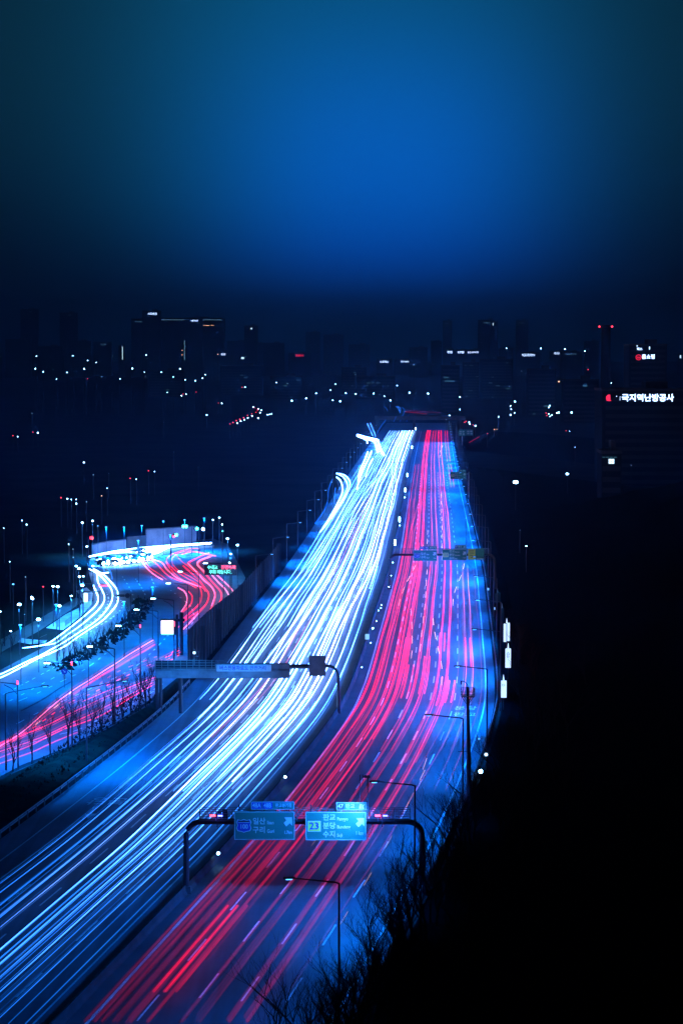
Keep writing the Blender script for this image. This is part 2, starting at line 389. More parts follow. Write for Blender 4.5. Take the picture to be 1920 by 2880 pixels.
# ------------------------------------------------------------------ street lamps
def spot(parent, loc, power, col=(.0, .17, 1.0), size=150, rad=.25, blend=.6, rot=(0, 0, 0)):
    l = bpy.data.lights.new('spot_light', 'SPOT'); l.energy = power; l.color = col; l.spot_size = R(size); l.spot_blend = blend; l.shadow_soft_size = rad  # serves the real lamps and also added spots that have no fixture
    o = bpy.data.objects.new('spot_light', l); COL.objects.link(o); o.location = loc; o.rotation_euler = rot
    if parent: o.parent = parent
    return o
LMP = dict()
def lamp(kind, h, arm, lit, brace=False, beacon=False, thick=.11):
    t = empty('street_lamp', (0, 0, -500), 0, 'x', 'street lamp')
    MB().tube([(0, 0, 0), (0, 0, 1.2), (0, 0, h)], [thick * 1.25, thick, thick * .7], 8).build('pole', 'steel', t)
    a = MB().tube([(0, 0, h - .05), (-.25, 0, h + .05), (-arm, 0, h + .12 * arm)], [.075, .07, .045], 6)
    if brace: a.tube([(0, 0, h - 1.3), (-arm * .25, 0, h - .5), (-arm * .55, 0, h - .05)], .05, 5)
    a.build('arm', 'steel', t)
    hd = MB().box((-arm - .25, 0, h + .12 * arm + .02), (.95, .32, .14)).build('lamp_head', 'steel', t)
    MB().box((-arm - .25, 0, h + .12 * arm - .09), (.75 if lit != 'lb' else .5, .26, .08 if lit != 'lw' else .2)).build('lens', lit, hd)
    if beacon: MB().tube([(0, 0, h), (0, 0, h + .5)], .10, 8).build('beacon', 'lr', t)
    return t
def place(proto, first, loc, rz, label, group, power=0, col=(.0, .16, 1.0), armh=(4, 10), tilt=0, size=150):
    if first: proto.location = loc; proto.rotation_euler = (0, 0, rz); proto['label'] = label; proto['group'] = group; o = proto
    else: o = dup(proto, loc, rz, label, group)
    if power: spot(o, (-armh[0], 0, armh[1] - .25), power, col, size, .9, rot=(0, R(tilt), 0))
    return o
RP = 52000
lampR = lamp('R', 12, 3.7, 'lb'); k = 0; Y = 195.0
while Y < 1500:
    w = 'nearest the camera' if k == 0 else ('beside the near sign gantry' if k == 1 else 'counted from the camera')
    place(lampR, k == 0, P((20.7, 21.6)[k] if k < 2 else 22.3, Y, 0), 0.06, f'{ORD[k]} street lamp on the right motorway edge, {w}', 'street lamps along the right edge', RP * (.32 if k == 0 else .6 if Y < 330 else 2.2 if Y < 700 else 2.6), armh=(3.9, 12.2), tilt=34, size=152)
    Y += 44.4; k += 1
lampL = lamp('L', 10, 3.2, 'lb'); k = 0; Y = 537.0
while Y < 1500:
    place(lampL, k == 0, P(-28.6, Y, 0), math.pi, f'{ORD[k]} hazy street lamp on the left motorway edge past the sound barrier', 'street lamps along the left edge', RP * .9, armh=(3.2, 10), tilt=32, size=150)
    Y += 50; k += 1
lampB = lamp('B', 11, 3.2, 'lw', brace=True, beacon=True); lampC = lamp('C', 11, 3.4, 'lw', brace=True)
BL = [(52, 2162, 1, 'red beacon, at the left photo edge'), (204, 2094, 1, 'red beacon, beside the round blue arrow sign'), (324, 2036, 0, 'rising from the row of bare street trees'), (396, 1962, 1, 'with a red beacon, left of the message-board gantry'), (446, 1905, 0, 'just left of the thick message-board column'), (490, 1866, 0, 'just above the white message board'), (529, 1812, 0, 'in front of the curving red trails'), (560, 1770, 0, 'in the bend of the red trails'), (629, 1740, 0, 'top of the bend by the sound barrier')]
f1 = f2 = True
for x, y, bcn, w in BL:
    pr = lampB if bcn else lampC; fst = f1 if bcn else f2
    place(pr, fst, G(x, y), -.10 if y > 1800 else -.05, 'white street lamp on the boulevard, ' + w, 'boulevard street lamps', 20000, armh=(3.3, 11.2))
    if bcn: f1 = False
    else: f2 = False
lampD = lamp('D', 10, 5.2, 'lb')
for i, (x, y, w) in enumerate([(245, 2147, 'second from the left'), (18, 2166, 'at the lower left corner')]):
    place(lampD, i == 0, G(x, y), math.pi + .5, 'dark street lamp with long arm, ' + w, 'boulevard lamps with right arms', 26000, armh=(5.2, 10.5))

# plaza and far-left lamps: pole with a glowing head
def glow_lamp(px, y, hh, r, m, label, group, power=0, single=[None]):
    d = G(px, y, hh)
    t = empty('plaza_lamp', (d.x, d.y, 0), 0, label, 'street lamp', group)
    MB().tube([(0, 0, 0), (0, 0, hh - .2)], .07, 6).build('pole', 'steel', t)
    MB().ball((0, 0, hh), r * .48, 10, 6, .6).build('lamp_head', m, t)
    if power: spot(t, (0, 0, hh - r - .1), power * 1.6, (.03, .33, 1), 160)
    return t
PL = [(109, 1742, 9, .75, 'lw', 'brilliant plaza lamp low on the left above the dark path', 9000), (168, 1704, 9, .6, 'lw', 'brilliant plaza lamp above the white pavement', 26000), (232, 1646, 9, .7, 'lw', 'brilliant lamp at the head of the plaza beside the bus shelter board', 26000),
      (55, 1700, 9, .7, 'lw', 'wide oval lamp on the far left of the dark park', 6000), (92, 1684, 9, .55, 'lw', 'star-shaped lamp right of the wide oval one', 5000), (90, 1679, 9, .4, 'lw', 'small lamp touching the star-shaped lamp on the left', 0),
      (150, 1649, 8, .5, 'lw', 'left one of two close lamps over the dark trees', 4000), (163, 1650, 8, .6, 'lw', 'right one of two close lamps over the dark trees', 5000), (38, 1643, 8, .5, 'lb', 'bluish lamp high on the far left', 0), (122, 1650, 7, .35, 'lr', 'red beacon lamp left of the two close lamps', 0),
      (224, 1622, 9, .5, 'lw', 'oval lamp above the head of the plaza', 12000), (235, 1621, 9, .35, 'lw', 'smaller lamp just right of the oval lamp over the plaza', 0), (201, 1676, 8, .4, 'lw', 'flat lamp on the tall pole standing on the white pavement', 16000), (31, 1775, 7, .35, 'lw', 'small low lamp at the lower left of the park', 0),
      (1, 1720, 8, .4, 'lw', 'lamp cut by the left edge of the photo', 0), (70, 1728, 6, .22, 'ld', 'tiny dim lamp beside the brilliant low plaza lamp', 0),
      (232, 1470, 9, .6, 'lw', 'lamp at the upper left of the lit junction', 8000), (261, 1465, 9, .6, 'lw', 'lamp at the top left of the lit junction beside a smaller one', 8000), (276, 1479, 9, .35, 'lb', 'small blue lamp near the top left of the junction', 0), (215, 1592, 9, .5, 'lw', 'left one of the pair at the left end of the junction', 6000), (223, 1599, 9, .6, 'lw', 'right one of the pair at the left end of the junction', 8000),
      (262, 1592, 8, .55, 'lw', 'white lamp on the corner where the white trails leave the junction', 6000), (599, 1462, 9, .4, 'lw', 'lamp on the upper right of the junction, left of three', 3000), (617, 1456, 9, .45, 'lw', 'middle lamp of three at the top right of the junction', 3000), (625, 1475, 9, .4, 'lw', 'lowest of three lamps at the top right of the junction', 0),
      (640, 1515, 9, .6, 'lw', 'lamp right of the junction, uppermost of the descending row', 8000), (668, 1533, 9, .6, 'lw', 'lamp farthest right of the lit junction', 8000), (649, 1558, 9, .5, 'lw', 'lamp above the red and cyan message board', 8000), (646, 1583, 9, .5, 'lw', 'lamp resting just over the red and cyan message board', 8000), (626, 1494, 9, .5, 'ledc', 'square cyan lamp at the upper right of the junction', 0),
      (245, 1537, 8, .45, 'lw', 'upper small lamp by the red signal at the left end', 0), (1449, 1356, 12, 1.5, 'lw', 'brightest starry lamp in the dark beyond the right side of the motorway', 0), (1594, 1333, 12, .8, 'lw', 'smaller starry lamp right of the brightest one in the dark', 0), (1727, 1267, 14, 1.1, 'lw', 'left starry floodlight in front of the office building', 0), (1769, 1265, 14, 1.1, 'lw', 'right starry floodlight in front of the office building', 0),
      (1479, 1536, 8, .35, 'lw', 'lonely small lamp on the black hillside edge', 0), (1461, 1491, 8, .2, 'ld', 'faint lamp above the lonely small lamp on the hillside edge', 0)]
for x, y, hh, r, m, lab, pw in PL: glow_lamp(x, y, hh, r * max(1, G(x, y, hh).y / 700), m, lab, 'plaza and junction lamps', pw)

# ------------------------------------------------------------------ lights of the moving traffic
def streak(pts, rads, glows, m, parent, name='streak', sides=4, gaps=None):
    b = MB(); g = []
    runs = [(0, len(pts))] if not gaps else gaps
    for a, e in runs:
        n0 = len(b.v); b.tube(pts[a:e], rads[a:e], sides, cap=True)
        for i in range(a, e): g += [glows[i]] * sides
    o = b.build(name, m, parent)
    at = o.data.attributes.new('glow', 'FLOAT', 'POINT')
    at.data.foreach_set('value', g[:len(o.data.vertices)])
    return o
def interp(tab, x):
    if x <= tab[0][0]: return tab[0][1]
    for (a, va), (b, vb_) in zip(tab[:-1], tab[1:]):
        if x <= b: return va + (vb_ - va) * (x - a) / (b - a)
    return tab[-1][1]
WG = [(195, .62), (235, 1.05), (275, 2.4), (330, 6), (400, 11), (600, 9), (1000, 7), (1700, 6.5)]       # brightness by distance baked in, imitating the headlamp beam angle
RG = [(195, .045), (240, .11), (300, .24), (360, .48), (400, .72), (700, .75), (1200, .7), (1700, .9)]
WR = [(195, .036), (300, .042), (450, .042), (800, .042), (1200, .050), (1700, .072)]
TRW, TRR = [], []
def vehicle(tab, Y0, Y1, m, gl, height=.75, half=.68, k=1.0, gtab=WG, rmul=1.0, extra=0, dashes=False, lights=2, seed=None, store=None, kindw=''):
    """one vehicle: a pair of light lines following the lane. tab = [(Y, offset)...]"""
    rnd = random.Random(seed if seed is not None else random.random())
    ph1, ph2 = rnd.uniform(0, 6.28), rnd.uniform(0, 6.28); am = rnd.uniform(.08, .22)
    n = max(6, int(90 * (math.log(Y1) - math.log(Y0)) / 2.2)); Yq = [Y0 * (Y1 / Y0) ** (i / n) for i in range(n + 1)]
    def off(Y):
        for (a, va), (b, vb_) in zip(tab[:-1], tab[1:]):
            if Y <= b: return va + (vb_ - va) * smooth((Y - a) / (b - a))
        return tab[-1][1]
    root = empty('light_trail', P(off(Y0), Y0, 0)); l0 = root.location.copy()
    sides = [-half, half] if lights == 2 else [0.0]
    for s_ in sides:
        pts = []; rr = []; gg = []; kv = rnd.uniform(.45, 1.6) if gtab is WG else rnd.uniform(.7, 1.2); wv = rnd.uniform(.7, 1.5) if gtab is WG else 1
        for i, Y in enumerate(Yq):
            o_ = off(Y) + s_ * (1 + (Y / 1700) * .2) + (am if gtab is WG else am * .5) * math.sin(Y * .019 + ph1) + .06 * math.sin(Y * .061 + ph2)
            z = height + .03 * math.sin(Y * .09 + ph2)
            pts.append(P(o_, Y, z) - l0)
            f = 1.0
            e = (Y - Y0) / (Y1 - Y0)
            f *= .55 + .45 * min(1, e / .05) if Y0 > 200 else 1
            nf = 1 + .45 * (1 - smooth((Y - 195) / 160)) if gtab is RG else 1; rr.append(interp(WR, Y) * rmul * wv * nf * (1.15 if gtab is RG else 1)); gg.append(interp(gtab, Y) * k * (kv if Y < 400 else 1 + (kv - 1) * .3) * (1 + .18 * math.sin(Y * .05 + ph1) + .12 * math.sin(Y * .13 + ph2)) * f)
        gaps = None
        if dashes:
            gaps = []; i = 0; stp = dashes
            while i < len(pts) - stp: gaps.append((i, i + max(2, int(stp * .62)))); i += stp
        streak(pts, rr, gg, m, root, gaps=gaps)
        if extra and Y0 < 700:
            for e in range(extra):
                q = rnd.uniform(-.35, .35) if gtab is RG else rnd.uniform(-.8, .8); zz = rnd.uniform(-.2, .6); g3 = rnd.uniform(.25, .6) if gtab is RG else rnd.uniform(.1, .45)
                ne = len(pts) if gtab is RG else max(3, sum(1 for y_ in Yq if y_ < rnd.uniform(300, 480)))
                streak([p + Vector((q, 0, zz)) for p in pts[:ne]], [r * (.8 if gtab is RG else .55) for r in rr[:ne]], [v * g3 for v in gg[:ne]], m, root, name='faint_streak')
    store.append((root, off, Y0, Y1, kindw))
    return root
# inbound, white: (offset near, offset mid, offset far, Y0, Y1, gain)
WT = [
 (-4.9, -5.2, -5.0, 195, 620, .45, 0), (-7.2, -6.3, -5.6, 195, 1690, .9, 1), (-8.6, -6.6, -6.8, 305, 1690, 1.1, 0),
 (-9.6, -9.6, -8.4, 195, 1690, 1.1, 1), (-10.3, -9.0, -9.2, 420, 1690, .9, 0), 
 (-12.6, -12.8, -11.6, 195, 1690, 1.2, 1), (-13.3, -12.2, -11.0, 300, 1690, .9, 0), 
 (-16.3, -16.3, -14.2, 195, 1690, .8, 1), (-16.2, -12.9, -13.8, 430, 1690, .9, 0), (-16.8, -19.2, -15.8, 480, 1500, .8, 0),
 (-17.6, -16.0, -15.2, 195, 640, .6, 1), (-11.0, -10.8, -10.4, 195, 520, .5, 0), (-20.5, -20.0, -17.4, 195, 1690, .75, 1), (-20.2, -16.6, -17.0, 420, 1690, .9, 0), (-20.9, -20.9, -19.4, 360, 1600, .8, 0),
 (-23.3, -21.6, -20.2, 380, 1690, .8, 0), (-24.2, -23.9, -24.2, 480, 1180, .5, 0), (-8.6, -5.9, -10.2, 560, 1690, .9, 0), (-17.4, -18.0, -12.2, 760, 1690, .8, 0),
 (-23.6, -22.6, -22.4, 610, 1250, .45, 0), ]
for i, (a, m_, f, y0, y1, g, ex) in enumerate(WT):
    rn = random.Random(i); c1 = rn.uniform(330, 560); c2 = rn.uniform(760, 1150)
    hv = rn.random() < .2
    vehicle([(0, a), (c1 - 90, a), (c1 + 90, m_), (c2 - 150, m_), (c2 + 200, f), (3000, f)], y0, y1, 'tp' if rn.random() < .10 else 'tw', 0, .95 if hv else .68, .9 if hv else rn.uniform(.58, .74), g, WG, rn.uniform(.8, 1.35), ex * 2, store=TRW, seed=i, kindw='white headlight')
# one pinkish haze-free bus marker line in the white stream
vehicle([(0, -13.9), (470, -13.9), (620, -13.0), (3000, -11.0)], 330, 900, 'tk', 0, 2.6, .55, .55, RG, 1.6, 0, store=TRW, seed=77, kindw='pink')
# outbound, red
RT = [
 (1.2, 1.5, 1.4, 195, 900, .5, 1, 'tr', 2.2), (1.9, 1.7, 2.0, 195, 760, .6, 1, 'tr', 2.0), (2.5, 2.4, 4.9, 195, 1240, .55, 1, 'tr', 1.9), (1.4, 1.9, 1.7, 350, 1180, 1.0, 0, 'tr', 2.2),
 (4.9, 4.9, 5.4, 195, 1690, 1.1, 1, 'tr', 3.0), (5.6, 5.6, 5.0, 215, 1690, .5, 1, 'tr', 2.0), (5.4, 5.3, 5.2, 340, 1690, 1.1, 0, 'tr', 3.4), (5.0, 4.9, 4.9, 430, 1500, 1.0, 0, 'tr', 2.6),
 (9.1, 9.2, 9.2, 195, 1690, .75, 1, 'tr', 2.2), (9.2, 9.4, 9.1, 430, 1300, .9, 0, 'tk', 1.6), (8.8, 9.0, 9.0, 330, 620, .9, 0, 'tr', 2.4),
 (12.6, 12.8, 12.9, 195, 1690, .95, 1, 'tr', 3.0), (12.9, 12.6, 12.0, 320, 1100, .7, 0, 'tr', 2.2),
 (14.6, 15.8, 16.0, 205, 640, .45, 0, 'tr', 1.2), (16.5, 16.8, 16.6, 330, 620, .35, 0, 'tk', 1.6), (17.0, 16.9, 16.0, 380, 600, .9, 0, 'tk', 1.6), (18.4, 18.2, 17.0, 300, 610, .3, 0, 'tk', 1.3), (15.8, 15.0, 16.8, 1210, 1690, 1.4, 0, 'tr', 1.9), (16.6, 15.6, 16.9, 980, 1180, 1.6, 0, 'tr', 1.6), (13.0, 12.8, 12.6, 1300, 1690, 1.0, 0, 'tr', 1.9)]
for i, (a, m_, f, y0, y1, g, ex, mt, rm) in enumerate(RT):
    rn = random.Random(100 + i); c1 = rn.uniform(330, 480); c2 = rn.uniform(640, 900)
    vehicle([(0, a), (c1 - 80, a), (c1 + 80, m_), (c2 - 120, m_), (c2 + 140, f), (3000, f)], y0, y1, mt, 0, .85, rn.uniform(.55, .7), g, RG, rm * .78, 2 * ex, store=TRR, seed=100 + i, kindw='red taillight' if mt == 'tr' else 'pinkish taillight')
# short wide brake-light blocks
for i, (o_, y0, y1, g) in enumerate([(5.4, 560, 690, .95), (12.2, 440, 468, 1.0), (13.0, 372, 404, 1.0), (14.3, 375, 400, .9), (9.7, 385, 432, .9), (7.2, 380, 420, .75), (6.0, 395, 460, .8), (16.9, 418, 460, 1.0), (4.5, 204, 236, .34), (5.5, 204, 236, .28)]):
    vehicle([(0, o_), (3000, o_)], y0, y1, 'tr', 0, .95, .42, g, [(0, .9), (2000, .9)], 3.0 if i > 7 else 3.6, 0, store=TRR, seed=300 + i, kindw='short wide brake-light')
# blinking indicators: dashed amber lines
for i, (a, b, y0, y1, dn) in enumerate([(2.6, 6.4, 520, 720, 2), (7.1, 4.9, 430, 540, 2), (8.2, 7.1, 440, 780, 2), (12.6, 9.8, 395, 520, 2), (14.0, 16.9, 520, 640, 2), (11.2, 12.2, 640, 980, 2), (15.2, 14.1, 290, 360, 3), (15.8, 15.2, 228, 330, 3), (7.6, 7.0, 265, 320, 4), (12.6, 14.8, 1250, 1500, 2)]):
    vehicle([(0, a), (y0, a), (y1, b), (3000, b)], y0, y1, 'ta', 0, .9, 0, 1.0, [(0, .22), (300, .4), (420, 2.2), (2000, 3)], .7, 0, dashes=dn, lights=1, store=TRR, seed=400 + i, kindw='dashed amber indicator')
def label_trails(lst, road, side):
    A1 = sorted([t for t in lst if t[2] <= 262 and t[3] > 262], key=lambda t: abs(t[1](262) + (2 if side else 0)))
    rest = [t for t in lst if t not in A1]
    A2 = sorted([t for t in rest if t[2] <= 575 and t[3] >= 575], key=lambda t: abs(t[1](575)))
    A3 = sorted([t for t in rest if t not in A2], key=lambda t: t[2])
    for i, t in enumerate(A1): tag(t[0], f'{t[4]} trail passing the near sign gantry, {ORD[i]} out from the median, {road}', 'light trail', f'trails of the {road}')
    for i, t in enumerate(A2): tag(t[0], f'{t[4]} trail starting past the near gantry, {ORD[i]} from the median, {road}', 'light trail', f'trails of the {road}')
    for i, t in enumerate(A3): tag(t[0], f'short {t[4]} trail, {ORD[i]} nearest of the short ones, {road}', 'light trail', f'trails of the {road}')
label_trails(TRW, 'inbound carriageway', 1); label_trails(TRR, 'outbound carriageway', 0)

# traced trails: px paths on the ground, lifted to lamp height
def traced(px, m, g0, g1, rad, label, group, z=.7, pair=0.0, dash=None, s=1.0, o=(0, 0), step=4.0, pxrad=True, zz=None):
    pts = [G(o[0] + x / s, o[1] + y / s, z) for x, y in px]
    cr = catmull(pts, step)
    g0, g1 = [v * {'tw': 1.1, 'tr': .8, 'tk': 1.3, 'ta': .6}[m] for v in (g0, g1)]
    root = empty('light_trail', (cr[0].x, cr[0].y, 0), 0, label, 'light trail', group); l0 = root.location.copy()
    n = len(cr)
    for sd in ([-pair, pair] if pair else [0]):
        q = []
        for i, p in enumerate(cr):
            d = cr[min(i+1, n-1)] - cr[max(i-1, 0)]; nn = Vector((-d.y, d.x, 0))
            if nn.length > 0: nn.normalize()
            q.append(p + nn * sd - l0 + Vector((0, 0, .02 * math.sin(i * .7))))
        rr = [rad * (p.y / 550 if pxrad else 1) for p in cr]
        gg = [(g0 + (g1 - g0) * i / n) * (1 + .2 * math.sin(i * .37 + sd)) for i in range(n)]
        gaps = None
        if dash:
            gaps = []; i = 0
            while i < n - dash[0]: gaps.append((i, i + dash[1])); i += dash[0]
        streak(q, rr, gg, m, root, gaps=gaps)
    return root
B8 = dict(s=3.92, o=(0, 1600)); gB = 'white trails of the boulevard'
traced([(1030,0),(1150,70),(1230,150),(1290,230),(1303,310),(1290,390),(1230,470),(1130,570),(1000,660),(860,750),(720,850),(600,910),(460,970),(300,1050),(150,1130),(60,1176),(-80,1240)], 'tw', 14, 9, .105, 'outermost long white trail curving down the boulevard to the left edge, right of its twin', gB, **B8)
traced([(985,0),(1090,60),(1180,150),(1235,240),(1240,330),(1200,420),(1120,520),(1000,620),(860,710),(720,800),(600,870),(440,960),(300,1020),(150,1095),(0,1165),(-80,1200)], 'tw', 14, 9, .095, 'second long white trail curving down the boulevard to the left edge, left of its twin', gB, **B8)
traced([(1200,40),(1085,60),(1075,80),(1085,150),(1130,240),(1155,310),(1140,380),(1080,460),(980,550),(870,640),(740,730),(660,790),(590,825),(460,845),(330,865),(250,872)], 'tw', 12, 4, .12, 'white trail of a bus turning left off the boulevard, right one of two', gB, **B8)
traced([(1030,180),(1070,270),(1085,330),(1060,400),(980,480),(870,570),(760,660),(640,750),(560,805),(500,830),(400,855),(300,868)], 'tw', 12, 4, .12, 'white trail turning left off the boulevard beside the plaza, left one of two', gB, **B8)
traced([(1160,-40),(1220,30),(1240,110)], 'tw', .9, .5, .12, 'faint blue trail just right of the bright curving trails at the junction', gB, **B8)
traced([(1130,-60),(1150,20),(1175,120)], 'tw', .7, .4, .12, 'very faint blue trail inside the bend at the junction', gB, **B8)
Z7 = dict(s=3.267, o=(200, 1440)); gJ = 'white trails through the junction'
for pxs, g, r_, lab in [
    ([(170,410),(290,388),(400,362),(520,345),(640,330),(780,318),(920,305),(1080,295),(1290,284)], 13, .2, 'uppermost long white trail crossing the junction'),
    ([(180,405),(300,378),(420,358),(540,348)], 8, .12, 'thin white trail at the left end of the junction'),
    ([(560,352),(680,345),(780,338),(860,322),(960,312),(1100,300),(1280,290)], 14, .28, 'thick white trail joining from the queue to the right end of the junction'),
    ([(640,370),(720,366),(800,350),(850,332),(900,322),(1000,308),(1180,298)], 14, .26, 'thick white trail bending up out of the queue of cars'),
    ([(620,400),(700,392),(780,380),(830,358),(870,338),(940,318)], 12, .2, 'lower white trail bending up out of the queue of cars'),
    ([(200,402),(340,384),(460,372),(560,366),(700,350),(850,330)], 10, .16, 'white trail just below the long one crossing the junction'),
    ([(210,500),(330,492),(450,484),(560,480),(640,478)], 3, .14, 'dotted pale trail along the stop line of the junction'),
    ([(230,440),(340,440),(460,432),(580,430)], 5, .2, 'blurred white trail in front of the queue of cars')]:
    traced(pxs, 'tw', g, g, r_ * .8, lab, gJ, dash=(3, 2) if 'dotted' in lab else None, step=2.5, **Z7)
Z4 = dict(s=4.356, o=(400, 1520)); gR = 'red trails of the S-bend'
RS = [
 ([(0,260),(60,340),(150,420),(250,480)], 3.0, .13, 'tk', 'leftmost bright red trail leaving the junction'),
 ([(30,250),(90,330),(160,380),(220,420),(300,478)], 1.6, .10, 'tr', 'red trail just right of the leftmost one leaving the junction'),
 ([(90,225),(180,290),(280,400),(370,460),(480,500),(600,520),(700,560),(780,600),(815,660),(790,760),(700,860),(600,920),(500,1000)], 1.9, .12, 'tr', 'long red trail sweeping through the whole S-bend'),
 ([(120,230),(240,270),(300,350),(400,440),(500,490),(640,545),(720,570)], 2.6, .11, 'tk', 'pinkish trail from the junction into the first curve'),
 ([(440,580),(510,620),(550,690),(540,780),(480,870)], 2.6, .11, 'tk', 'innermost pinkish trail of the lower bend'),
 ([(560,620),(610,680),(600,770),(560,820),(490,880)], 1.6, .14, 'tr', 'second red trail from the inside of the lower bend'),
 ([(290,260),(340,340),(420,430),(520,500),(660,580)], 1.3, .13, 'tr', 'red trail starting under the lit crossing, left part of the bend'),
 ([(700,100),(600,100),(500,120),(380,160),(310,210),(300,260),(350,320),(450,400),(560,470),(680,540),(720,620),(725,700),(690,790),(560,910),(500,1000)], 1.3, .13, 'tr', 'red trail looping round the top curl and down the bend'),
 ([(600,120),(480,140),(390,190),(365,240),(380,300),(450,370),(600,450),(720,530),(790,610),(810,690),(780,780),(710,870),(600,960)], 1.1, .11, 'tr', 'dim red trail inside the top curl of the bend'),
 ([(820,150),(700,200),(600,250),(570,300),(640,360),(760,470),(850,560),(890,650),(875,740),(845,820)], 1.4, .14, 'tr', 'red trail in the middle of the fan under the message board'),
 ([(850,190),(760,225),(700,260),(690,310),(760,400),(880,530),(960,620),(975,680),(945,770)], 1.3, .13, 'tr', 'red trail on the outside of the lower bend'),
 ([(850,420),(940,520),(1020,600),(1060,670)], 2.2, .14, 'tk', 'pink trail running under the message board, left of a pair'),
 ([(910,420),(1000,500),(1080,580),(1110,620)], 2.2, .14, 'tk', 'pink trail running under the message board, right of a pair'),
 ([(780,410),(850,500),(900,560),(950,620),(965,700),(930,780),(835,840)], 1.6, .13, 'tr', 'red trail hugging the street lamps of the bend'),
 ([(560,280),(660,380),(760,490),(810,530),(870,600),(890,680),(850,800)], 2.4, .12, 'tk', 'bright pink trail in the centre of the fan'),
 ([(700,700),(690,780),(600,870),(500,960)], 1.8, .12, 'tr', 'red trail at the foot of the bend, left of two'),
 ([(700,880),(600,990),(500,1090)], 2.2, .13, 'tk', 'pink trail at the foot of the bend, right of two'),
 ([(420,1085),(470,1040)], 2.0, .13, 'tr', 'short red dash left of the thick sign column'),
 ([(640,230),(560,280),(600,340),(700,430),(790,520)], 1.2, .2, 'tr', 'broad dim red trail across the fan'),
 ([(500,310),(600,400),(690,480),(750,560),(770,620)], 1.6, .16, 'tr', 'broad red trail along the middle of the fan'),
 ([(780,920),(830,850),(890,810)], 1.2, .12, 'tr', 'short red trail ending at the foot of the sound barrier'),
 ([(830,200),(700,250),(680,300),(760,380)], 1.8, .2, 'tk', 'blurred pink trail at the top right of the fan'),
 ([(900,190),(800,170),(720,150),(600,135),(480,170)], 1.2, .22, 'tr', 'broad red trail across the top of the curl'),
 ([(600,330),(540,300),(460,230),(400,150)], 1.0, .14, 'tr', 'dim red trail inside the curl')]
for pxs, g, r_, m_, lab in RS:
    traced(pxs, m_, g * .5, g * .5, r_ * .85, lab, gR, z=.8, step=3, pair=.0, **Z4)
    if len(pxs) > 4 and r_ > .105:
        traced([(x + 9, y + 4) for x, y in pxs], 'tr', g * .28, g * .28, r_ * .6, 'dim twin of the ' + lab, gR, z=.95, step=3, **Z4)
Z5 = dict(s=2.063, o=(0, 1900)); gQ = 'red trails along the lower boulevard'
QS = [
 ([(890,-206),(780,-141),(650,-56),(500,39),(420,89),(300,180),(200,270),(100,350),(0,410),(-60,440)], .9, .10, 'tk', 0, 'uppermost thin pink trail running down to the left edge'),
 ([(900,-180),(780,-110),(700,-61),(560,19),(430,109)], .45, .22, 'tr', 0, 'broad dim pink trail under the uppermost one'),
 ([(1040,-146),(940,-91),(830,-46),(700,19),(600,69),(500,119),(400,160),(250,265),(100,365),(0,430)], 1.1, .10, 'tr', 1, 'flickering red trail behind the bare trees'),
 ([(900,10),(700,88),(560,148),(420,215),(300,275),(150,340),(0,405),(-60,430)], 1.0, .11, 'tr', 0, 'red trail through the crowns of the street trees'),
 ([(890,40),(700,138),(560,208),(400,285),(200,375),(0,440)], .8, .12, 'tr', 0, 'lower red trail through the street trees'),
 ([(880,60),(760,128),(600,225),(440,288),(380,308)], 1.1, .12, 'tr', 0, 'bright red trail ending behind the largest street tree'),
 ([(360,315),(200,395),(100,437),(0,478),(-60,500)], .55, .13, 'tr', 0, 'dim red trail close to the kerb'),
 ([(450,330),(300,392),(200,438),(100,475),(0,512)], .5, .13, 'tr', 0, 'lowest dim red trail next to the kerb'),
 ([(1035,-160),(960,-105),(900,-82)], 1.1, .10, 'tr', 1, 'short flickering red trail left of the gantry'),
 ([(1040,-120),(970,-75),(905,-40)], 1.1, .10, 'tr', 1, 'second short flickering red trail left of the gantry'),
 ([(420,90),(350,160),(280,215),(220,255)], 1.0, .09, 'ta', 2, 'dashed amber trail behind the street lamp with the red beacon'),
 ([(240,262),(160,318),(60,370),(0,400)], .8, .10, 'ta', 2, 'dashed amber trail down at the left edge'),
 ([(700,62),(600,100),(480,150)], 1.0, .10, 'tr', 0, 'short red trail between two lamp poles'),
 ([(250,300),(120,350),(0,392)], .8, .14, 'tr', 0, 'red trail sweeping out at the left edge below the lamp arm'),
 ([(910,-110),(700,-30),(560,60)], .5, .1, 'tr', 1, 'dotted dim red trail in the upper lane')]
for pxs, g, r_, m_, ds, lab in QS:
    if len(pxs) > 5: traced([(x + 10, y + 9) for x, y in pxs], 'tr', g * .45, g * .3, r_ * .8, 'dim twin of the ' + lab, gQ, z=.9, dash=(4, 3) if ds else None, step=2.0, **Z5); traced([(x - 8, y - 12) for x, y in pxs], 'tr', g * .25, g * .35, r_ * .6, 'faint line just above the ' + lab, gQ, z=.7, step=2.0, **Z5)
    traced(pxs, m_, g, g, r_ * 1.0, lab, gQ, z=.8, dash=[None, (3, 2), (6, 3)][ds], step=2.0, pair=.0, **Z5)
